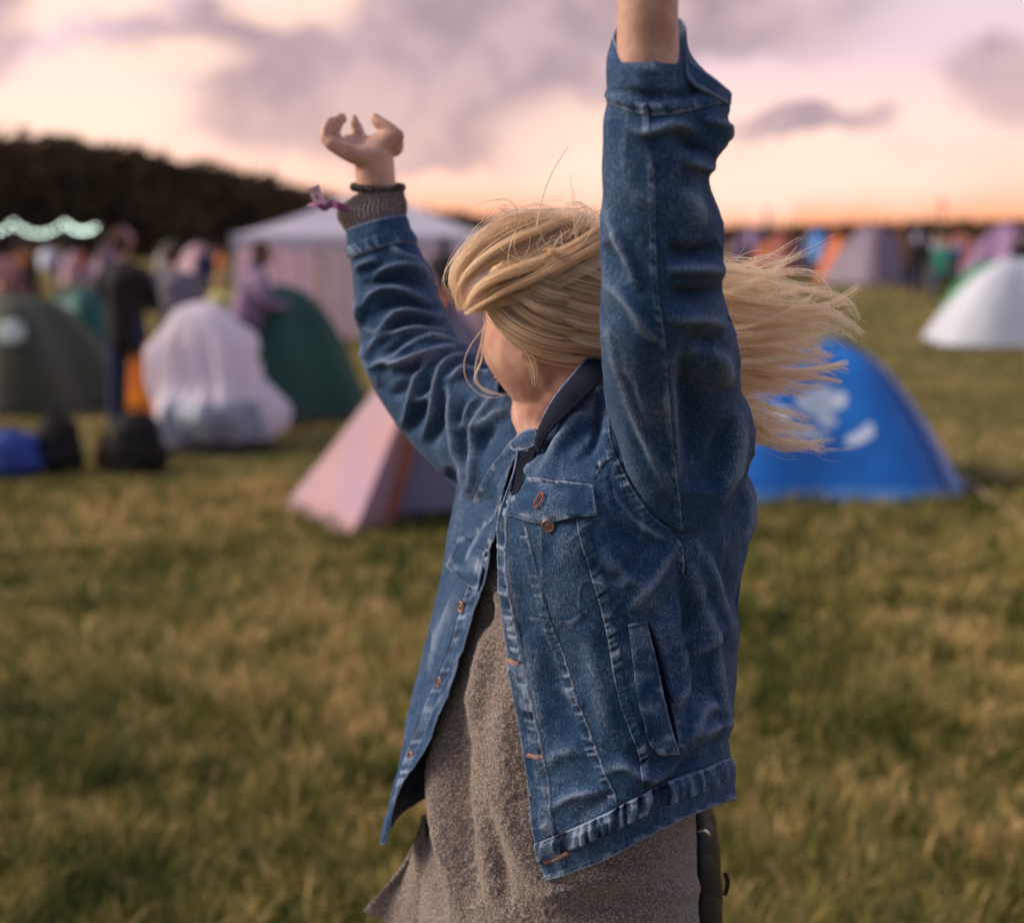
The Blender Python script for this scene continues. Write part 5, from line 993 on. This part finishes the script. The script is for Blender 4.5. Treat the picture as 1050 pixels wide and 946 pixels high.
# ---------------------------------------------------------------- hair
def hair_mat():
    m = bpy.data.materials.new('blonde_hair'); m.use_nodes = True; N = NT(m.node_tree); hi_ = N.n('ShaderNodeHairInfo'); lv_ = N.n('ShaderNodeAttribute', attribute_name='lockv').outputs['Fac']
    c = N.ramp(N.m('ADD', N.m('MULTIPLY', hi_.outputs['Random'], .55), N.m('MULTIPLY', lv_, .55)), [(0, (.26, .14, .075)), (.28, (.80, .55, .34)), (.55, (.99, .80, .57)), (1, (1, .93, .78))])
    c = N.mix(N.m('MULTIPLY', N.m('SUBTRACT', 1.0, hi_.outputs['Intercept']), .18), c, (.40, .22, .10))
    b = N.n('ShaderNodeBsdfHairPrincipled', parametrization='COLOR'); N.put(b.inputs['Color'], c); b.inputs['Roughness'].default_value = .38; b.inputs['Radial Roughness'].default_value = .5
    c2 = N.mix(.25, N.mix(.5, c, (1, .74, .44)), c); p_ = N.n('ShaderNodeBsdfPrincipled'); N.put(p_.inputs['Base Color'], c2); p_.inputs['Roughness'].default_value = .4
    tr = N.n('ShaderNodeBsdfTranslucent'); N.put(tr.inputs[0], c2); m1 = N.n('ShaderNodeMixShader'); m1.inputs[0].default_value = .4; N.put(m1.inputs[1], p_.outputs[0]); N.put(m1.inputs[2], tr.outputs[0])
    m2 = N.n('ShaderNodeMixShader'); m2.inputs[0].default_value = .30; N.put(m2.inputs[1], m1.outputs[0]); N.put(m2.inputs[2], b.outputs[0])
    N.put(N.n('ShaderNodeOutputMaterial').inputs[0], m2.outputs[0]); return m
MH = hair_mat(); HR = np.random.default_rng(11); strands = []; lockv = []
def lock(path, n_s, w0, w1, wtip=None, jit=.25, stray=.06, K=22, trim=.25):
    """a lock of hair: path of (px,py,Y); w0/w1 = half width in metres at root and middle, wtip at the tip"""
    q = curve_pts([P(*p) for p in path], K); tan = np.gradient(q, axis=0); tan /= np.linalg.norm(tan, axis=1, keepdims=True)
    a = np.cross(tan, [0, 1, .15]); a /= np.linalg.norm(a, axis=1, keepdims=True) + 1e-9; b = np.cross(tan, a)
    lv0 = HR.random(); f = np.linspace(0, 1, K); wtip = w1 * .5 if wtip is None else wtip; wd = np.interp(f, [0, .45, 1], [w0, w1, wtip])
    for _ in range(n_s):
        r = math.sqrt(HR.random()); an = HR.random() * 2 * np.pi; ca, sb = r * math.cos(an), r * math.sin(an) * .6
        ph1, ph2 = HR.random() * 6.28, HR.random() * 6.28; fr = 1.5 + 2.5 * HR.random(); big = 1 + (3.5 * HR.random() if HR.random() < stray else 0)
        wob = jit * wd * np.sin(fr * f * 3.1 + ph1) * f; wob2 = jit * wd * np.sin(fr * f * 2.3 + ph2) * f
        Q = q + a * ((ca * wd * big + wob * big)[:, None]) + b * ((sb * wd * big + wob2 * big)[:, None]); e_ = 1 - trim * HR.random() ** 2; kk = np.linspace(0, (K - 1) * e_, K); i0 = np.floor(kk).astype(int).clip(0, K - 2); ff = (kk - i0)[:, None]
        lockv.append(np.clip(lv0 + .12 * HR.normal(), 0, 1)); strands.append(Q[i0] * (1 - ff) + Q[i0 + 1] * ff)
def tress(path, n_s, w0, w1, wtip=None, sub=7, spread=4.0, **k):
    """a thick lock made of several thinner ones that wander apart"""
    wt_ = w1 * .5 if wtip is None else wtip; p_ = np.array(path, float)
    for _ in range(sub):
        o1, o2 = HR.normal(0, spread, 2), HR.normal(0, spread, 2); f = np.linspace(0, 1, len(p_))[:, None]
        q = p_.copy(); q[:, :2] += (o1 * (1 - f) + o2 * f) * np.interp(f, [0, .5, 1], [1, 1, .35]); q[:, 2] += HR.normal(0, .006)
        lock([tuple(x) for x in q], max(3, int(n_s / sub * (.5 + HR.random()))), w0 * .48, w1 * .48, wt_ * .55, **k)
# fringe thrown forward and round, in front of the brow
tress([(628, 240, 1.56), (600, 255, 1.53), (560, 278, 1.52), (520, 296, 1.525), (495, 310, 1.53), (478, 320, 1.54)], 420, .010, .0105, .004, stray=.03)
tress([(632, 225, 1.57), (598, 250, 1.53), (555, 270, 1.52), (515, 284, 1.52), (488, 300, 1.53), (476, 318, 1.54)], 380, .010, .010, .005, stray=.04)
tress([(600, 228, 1.58), (560, 240, 1.55), (520, 256, 1.54), (488, 276, 1.545), (472, 296, 1.55), (474, 318, 1.55)], 420, .014, .012, .005, stray=.05)
tress([(590, 226, 1.60), (552, 230, 1.57), (515, 242, 1.565), (485, 262, 1.565), (470, 286, 1.565), (475, 312, 1.56)], 420, .014, .011, .006, stray=.06)
tress([(575, 228, 1.62), (540, 228, 1.60), (505, 242, 1.59), (478, 266, 1.585), (468, 290, 1.58), (480, 310, 1.57)], 300, .012, .010, .006, stray=.08)
tress([(590, 232, 1.57), (562, 252, 1.545), (530, 272, 1.535), (500, 290, 1.54), (482, 300, 1.55)], 260, .012, .010, .006, stray=.05)
tress([(645, 262, 1.56), (612, 268, 1.53), (575, 286, 1.52), (545, 300, 1.525), (508, 312, 1.535), (484, 320, 1.55)], 240, .006, .006, .003, stray=.08)
# side hair swept back to the right from the temple
for k in range(16):
    f = k / 15.0
    y0 = 246 + 62 * f; x0 = 545 - 44 * f + 6 * math.sin(k * 2.1)
    ym = 268 + 88 * f; ye = 281 + 84 * f
    tress([(x0, y0, 1.555 + .01 * math.sin(k)), (x0 + 18, y0 + 19 + 5 * f, 1.535), (560, ym - 6 * (1 - f), 1.525), (595, ym + 4, 1.545), (635, ye, 1.56), (690, ye - 10, 1.60), (740, ye - 14, 1.62)], 210, .010, .0085, .008, jit=.5, stray=.03, trim=.05)
tress([(502, 306, 1.56), (508, 325, 1.55), (524, 345, 1.54), (552, 362, 1.535), (590, 370, 1.54), (630, 370, 1.56), (690, 350, 1.60)], 300, .004, .008, .008, stray=.04)
tress([(498, 300, 1.565), (512, 322, 1.55), (535, 343, 1.54), (570, 355, 1.535), (612, 352, 1.545), (660, 345, 1.58)], 260, .005, .008, .008, stray=.04)
tress([(505, 308, 1.56), (516, 334, 1.545), (534, 356, 1.535), (546, 380, 1.53), (548, 396, 1.53)], 7, .004, .004, .002, stray=0)
for k in range(14):
    f = k / 13.0
    tress([(560 + 10 * f, 270 + 70 * f, 1.545), (590, 276 + 74 * f, 1.53), (618, 284 + 72 * f, 1.54), (650, 288 + 66 * f, 1.56), (700, 292 + 60 * f, 1.59)], 130, .010, .009, .009, jit=.6, stray=.04, trim=.1)
# crown, back of the head
for k in range(14):
    f = k / 13.0
    tress([(520 + 80 * f, 246 - 12 * math.sin(f * 3.1), 1.62), (555 + 62 * f, 238 - 8 * math.sin(f * 3.1) + 4, 1.60), (600 + 40 * f, 252 + 14 * f, 1.58), (650, 275 + 20 * f, 1.58), (710, 285 + 20 * f, 1.60)], 90, .012, .012, .012, jit=.6, stray=.06, trim=.15)
for k in range(22):
    f = k / 21.0
    tress([(560, 232 + 10 * f, 1.62 + .1 * f), (600, 236 + 20 * f, 1.64 + .08 * f), (650, 262 + 70 * f, 1.66), (700, 290 + 70 * f, 1.66), (745, 300 + 60 * f, 1.64)], 90, .015, .014, .014, jit=.5, stray=.03, trim=.08)
# messy loops over the crown
for k in range(70):
    x = 515 + 120 * HR.random(); hgt = 8 + 12 * HR.random(); wdt = 20 + 45 * HR.random(); Yk = 1.54 + .10 * HR.random()
    lock([(x - wdt * .5, 250 + 8 * HR.random(), Yk), (x - wdt * .2, 240 - hgt * .6, Yk), (x + wdt * .1, 238 - hgt, Yk), (x + wdt * .5, 252 - hgt * .3, Yk)], int(1 + 3 * HR.random()), .0010, .0030, .0030, jit=1.0, stray=.1)
for k in range(30):
    x = 525 + 100 * HR.random(); Yk = 1.52 + .05 * HR.random(); lock([(x, 236, Yk), (x + 12 * HR.normal(), 252, Yk - .01), (x + 26 * HR.normal(), 276, Yk - .01), (x + 40 * HR.normal(), 300, Yk - .005)], int(1 + 3 * HR.random()), .0012, .0032, .0030, jit=1.0, stray=.1)
# flyaways
for k in range(60):
    o1 = HR.normal(0, 5, 2); o2 = HR.normal(0, 7, 2)
    lock([(600 + o1[0] * 3, 232 + o1[1], 1.57), (555 + o1[0], 228 + o2[1] * .8, 1.56), (512 + o2[0], 240 + o2[1], 1.555), (482 + o2[0], 264 + o1[1], 1.555), (468 + o2[0] * .7, 290 + o2[1] * .6, 1.555), (474 + o1[0], 314 + o1[1] * .7, 1.555)], 3, .001, .0022, .0022, jit=1.2, stray=0, trim=.5)
for k in range(50):
    x = 520 + 95 * HR.random(); up = 8 + 16 * HR.random(); lock([(x, 240, 1.55), (x + 8 * HR.normal(), 236 - up * .5, 1.55), (x + 18 * HR.normal(), 234 - up, 1.55), (x + 34 * HR.normal(), 238 - up * .7, 1.55)], 2, .0008, .0020, .002, jit=1.0, stray=0, trim=.4)
lock([(546, 262, 1.54), (550, 235, 1.54), (556, 205, 1.54), (566, 178, 1.545), (583, 150, 1.55)], 5, .0012, .0011, .0003, jit=.4, stray=0, trim=.1)
lock([(592, 260, 1.53), (590, 235, 1.53), (588, 205, 1.53), (584, 178, 1.53)], 3, .002, .003, .001, stray=0, trim=.2)
lock([(584, 250, 1.54), (596, 225, 1.54), (604, 215, 1.54)], 3, .002, .003, .001, stray=0)
lock([(497, 318, 1.56), (496, 340, 1.57), (490, 365, 1.58), (488, 385, 1.58), (496, 400, 1.57), (518, 404, 1.56)], 4, .0012, .0016, .001, stray=0, trim=.1)
lock([(499, 330, 1.56), (494, 350, 1.57), (493, 372, 1.57), (487, 390, 1.565), (500, 400, 1.56), (515, 405, 1.555)], 6, .0008, .0010, .001, stray=0, trim=.05)
lock([(496, 336, 1.57), (484, 352, 1.58), (476, 372, 1.58), (480, 392, 1.58), (500, 407, 1.57), (522, 404, 1.56)], 3, .001, .001, .001, stray=0, trim=.1)
# hair blown out to the right behind the sleeve
def out(path, n_s, w0=.008, w1=.007, wt=.006, **k):
    y0 = path[0][1]; x0 = path[0][0]; Yk = 1.50 + .07 * HR.random(); pre = [(625, 300 + (y0 - 340) * .35, 1.61), (690, 300 + (y0 - 320) * .75, 1.565)]
    lock(pre + [(x, y, Yk + .0004 * (x - 750)) for x, y in path], n_s, w0, w1, wt, **k)
for p_, n_s in [([(745, 278), (781, 274), (814, 264), (857, 243)], 14), ([(745, 271), (776, 278), (798, 271), (819, 253)], 26), ([(745, 276), (776, 277), (793, 293), (801, 329)], 70), ([(750, 305), (806, 316), (852, 312), (882, 293)], 90),
                ([(750, 309), (793, 316), (824, 326), (836, 350), (839, 375)], 60), ([(755, 331), (806, 331), (852, 324), (885, 341)], 120), ([(755, 338), (806, 336), (844, 331), (880, 349)], 90), ([(758, 352), (806, 347), (837, 359), (854, 367)], 110),
                ([(758, 372), (806, 382), (844, 378), (870, 371)], 190), ([(758, 377), (806, 387), (837, 387), (863, 392)], 190), ([(761, 372), (793, 370), (819, 368), (850, 362)], 110), ([(760, 408), (793, 418), (832, 430)], 130),
                ([(765, 423), (780, 440), (796, 450), (832, 456), (843, 450)], 170), ([(765, 395), (793, 400), (831, 407)], 110), ([(773, 446), (806, 459), (830, 456)], 110), ([(750, 290), (800, 292), (840, 300), (872, 312), (880, 330)], 60),
                ([(750, 285), (790, 282), (830, 278), (850, 296), (858, 318)], 26), ([(748, 296), (790, 300), (812, 305), (826, 300)], 50), ([(752, 320), (790, 324), (830, 318), (856, 322), (884, 344)], 90), ([(752, 345), (790, 342), (820, 344), (845, 352)], 90),
                ([(758, 362), (800, 360), (835, 366), (856, 364)], 90), ([(770, 430), (800, 436), (828, 441)], 90), ([(750, 300), (775, 292), (786, 300), (790, 312)], 50), ([(750, 315), (790, 330), (816, 350), (822, 364)], 30), ([(750, 282), (770, 268), (790, 262), (812, 268)], 20),
                ([(748, 268), (764, 255), (770, 243)], 10), ([(756, 386), (790, 392), (822, 397), (846, 398)], 120), ([(762, 415), (790, 427), (815, 437), (836, 440)], 120)]:
    out(p_, max(5, int(n_s * .5)), .008, .0045, .0028, jit=.9, stray=.12, trim=.35)
for k in range(38):
    y0 = 268 + 190 * HR.random(); L_ = 60 + 70 * HR.random(); dy = HR.normal() * 16
    out([(752, y0), (752 + L_ * .4, y0 + dy * .3), (752 + L_ * .75, y0 + dy * .9 + 4 * HR.normal()), (752 + L_, y0 + dy * 1.3 + 9 * HR.normal())], 12 + int(20 * HR.random()), .006, .004, .002, jit=1.0, stray=.15, trim=.4)
for k in range(13):
    y0 = 285 + 165 * (k + HR.random()) / 13
    out([(745, y0), (775, y0 + 3 * HR.normal()), (800, y0 + 5 + 5 * HR.normal())], 90, .012, .011, .010, jit=.5, stray=.06, trim=.7)
def build_hair():
    hc_ = bpy.data.hair_curves.new('hair'); K = len(strands[0]); hc_.add_curves([K] * len(strands)); Pp = np.concatenate(strands).astype(np.float32)
    hc_.points.foreach_set('position', Pp.ravel())
    base_r = np.repeat(.00017 + .00016 * HR.random(len(strands)), K) * np.tile(np.interp(np.linspace(0, 1, K), [0, .7, 1], [1, .95, .5]), len(strands))
    ra = hc_.attributes.get('radius') or hc_.attributes.new('radius', 'FLOAT', 'POINT'); ra.data.foreach_set('value', base_r.astype(np.float32))
    la_ = hc_.attributes.new('lockv', 'FLOAT', 'CURVE'); la_.data.foreach_set('value', np.array(lockv, np.float32))
    o = bpy.data.objects.new('hair', hc_); S.collection.objects.link(o); hc_.materials.append(MH); return own(o)
ho = build_hair(); print('strands', len(strands))
# dense under-hair shell round the skull
MUH = mat('hair_root', (.50, .32, .17), .8, (.70, .48, .28), 60, bump=.4, bscale=200)
HS2 = head_surface(90, 120, .05); rel = HS2 - hc; fx_ = rel @ Fh; uz_ = rel @ Uh
th_l = np.linspace(0, 2 * np.pi, 120, endpoint=False)
mb = MB(); q = HS2 - Fh * .012 * 0; keepm = (fx_ < -.022 + 1.6 * np.clip(uz_ - .012, 0, 1)) & (uz_ > -.036); idx = -np.ones(keepm.shape, int); idx[keepm] = np.arange(keepm.sum()); fc = [f for f in grid_faces(90, 120, True) if keepm.reshape(-1)[f].all()]
fc = np.array([[idx.reshape(-1)[j] for j in f] for f in fc]); o = obj('scalp_hair', mesh_from(HS2[keepm], fc), MUH); own(o, ho); o.modifiers.new('t', 'SOLIDIFY').thickness = .002
# ---------------------------------------------------------------- bag at her hip
MBAG = mat('quilted_black', (.014, .012, .014), .45, (.022, .018, .02), 30, bump=.2, bscale=60, spec=.4)
bg = empty('shoulder_bag', (.245, 1.60, .72), label='black quilted bag hanging at the back of her hip', cat='bag'); bpy.context.view_layer.update(); BI = bg.matrix_world.inverted()
def ownb(o): o.parent = bg; o.matrix_parent_inverse = BI; return o
t_ = np.linspace(0, 1, 90)[:, None]; ph = np.linspace(0, 2 * np.pi, 120, endpoint=False)[None]
zb = .96 - .30 * t_; cxb = np.interp(t_, [0, .2, .6, 1], [.219, .226, .232, .232]); prof = np.sin(np.pi * np.clip(t_, .03, .97)) ** .35
xb = cxb + .028 * prof * np.cos(ph); yb = 1.60 + .085 * prof * np.sin(ph); Q = np.stack([xb, yb, zb * np.ones_like(ph)], -1); nr = grid_normals(Q, True); 
if ((Q - Q.mean(1, keepdims=True)) * nr).sum(-1).mean() < 0: nr = -nr
dq = np.abs(np.sin((zb * 60 + yb * 60))) * np.abs(np.sin((zb * 60 - yb * 60))); Q = Q + nr * (.0022 * dq ** .5)[..., None]
ownb(obj('bag_body', grid_mesh(Q, True), MBAG)); mb = MB(); mb.tube([[.222, 1.56, .955], [.216, 1.53, 1.03], [.20, 1.50, 1.15], [.17, 1.48, 1.28]], .008, 8, 14); ownb(obj('strap', mb.mesh(), MBAG))
MMET = bpy.data.materials.new('zip_metal'); MMET.use_nodes = True; MMET.node_tree.nodes['Principled BSDF'].inputs['Metallic'].default_value = 1; MMET.node_tree.nodes['Principled BSDF'].inputs['Roughness'].default_value = .25; MMET.node_tree.nodes['Principled BSDF'].inputs['Base Color'].default_value = (.8, .78, .72, 1)
mb = MB(); c0 = P(722, 853, 1.52); mb.tube([c0 + [-.006, 0, .001], c0 + [0, -.002, .003], c0 + [.006, 0, -.003]], .0018, 8, 8); ownb(obj('zip_pull', mb.mesh(), MMET))
mb = MB(); c0 = P(744, 905, 1.60); mb.tube([c0 + [0, 0, .012], c0 + [.003, 0, 0], c0 + [0, 0, -.014]], .003, 8, 8); ownb(obj('side_ring', mb.mesh(), MBAG))
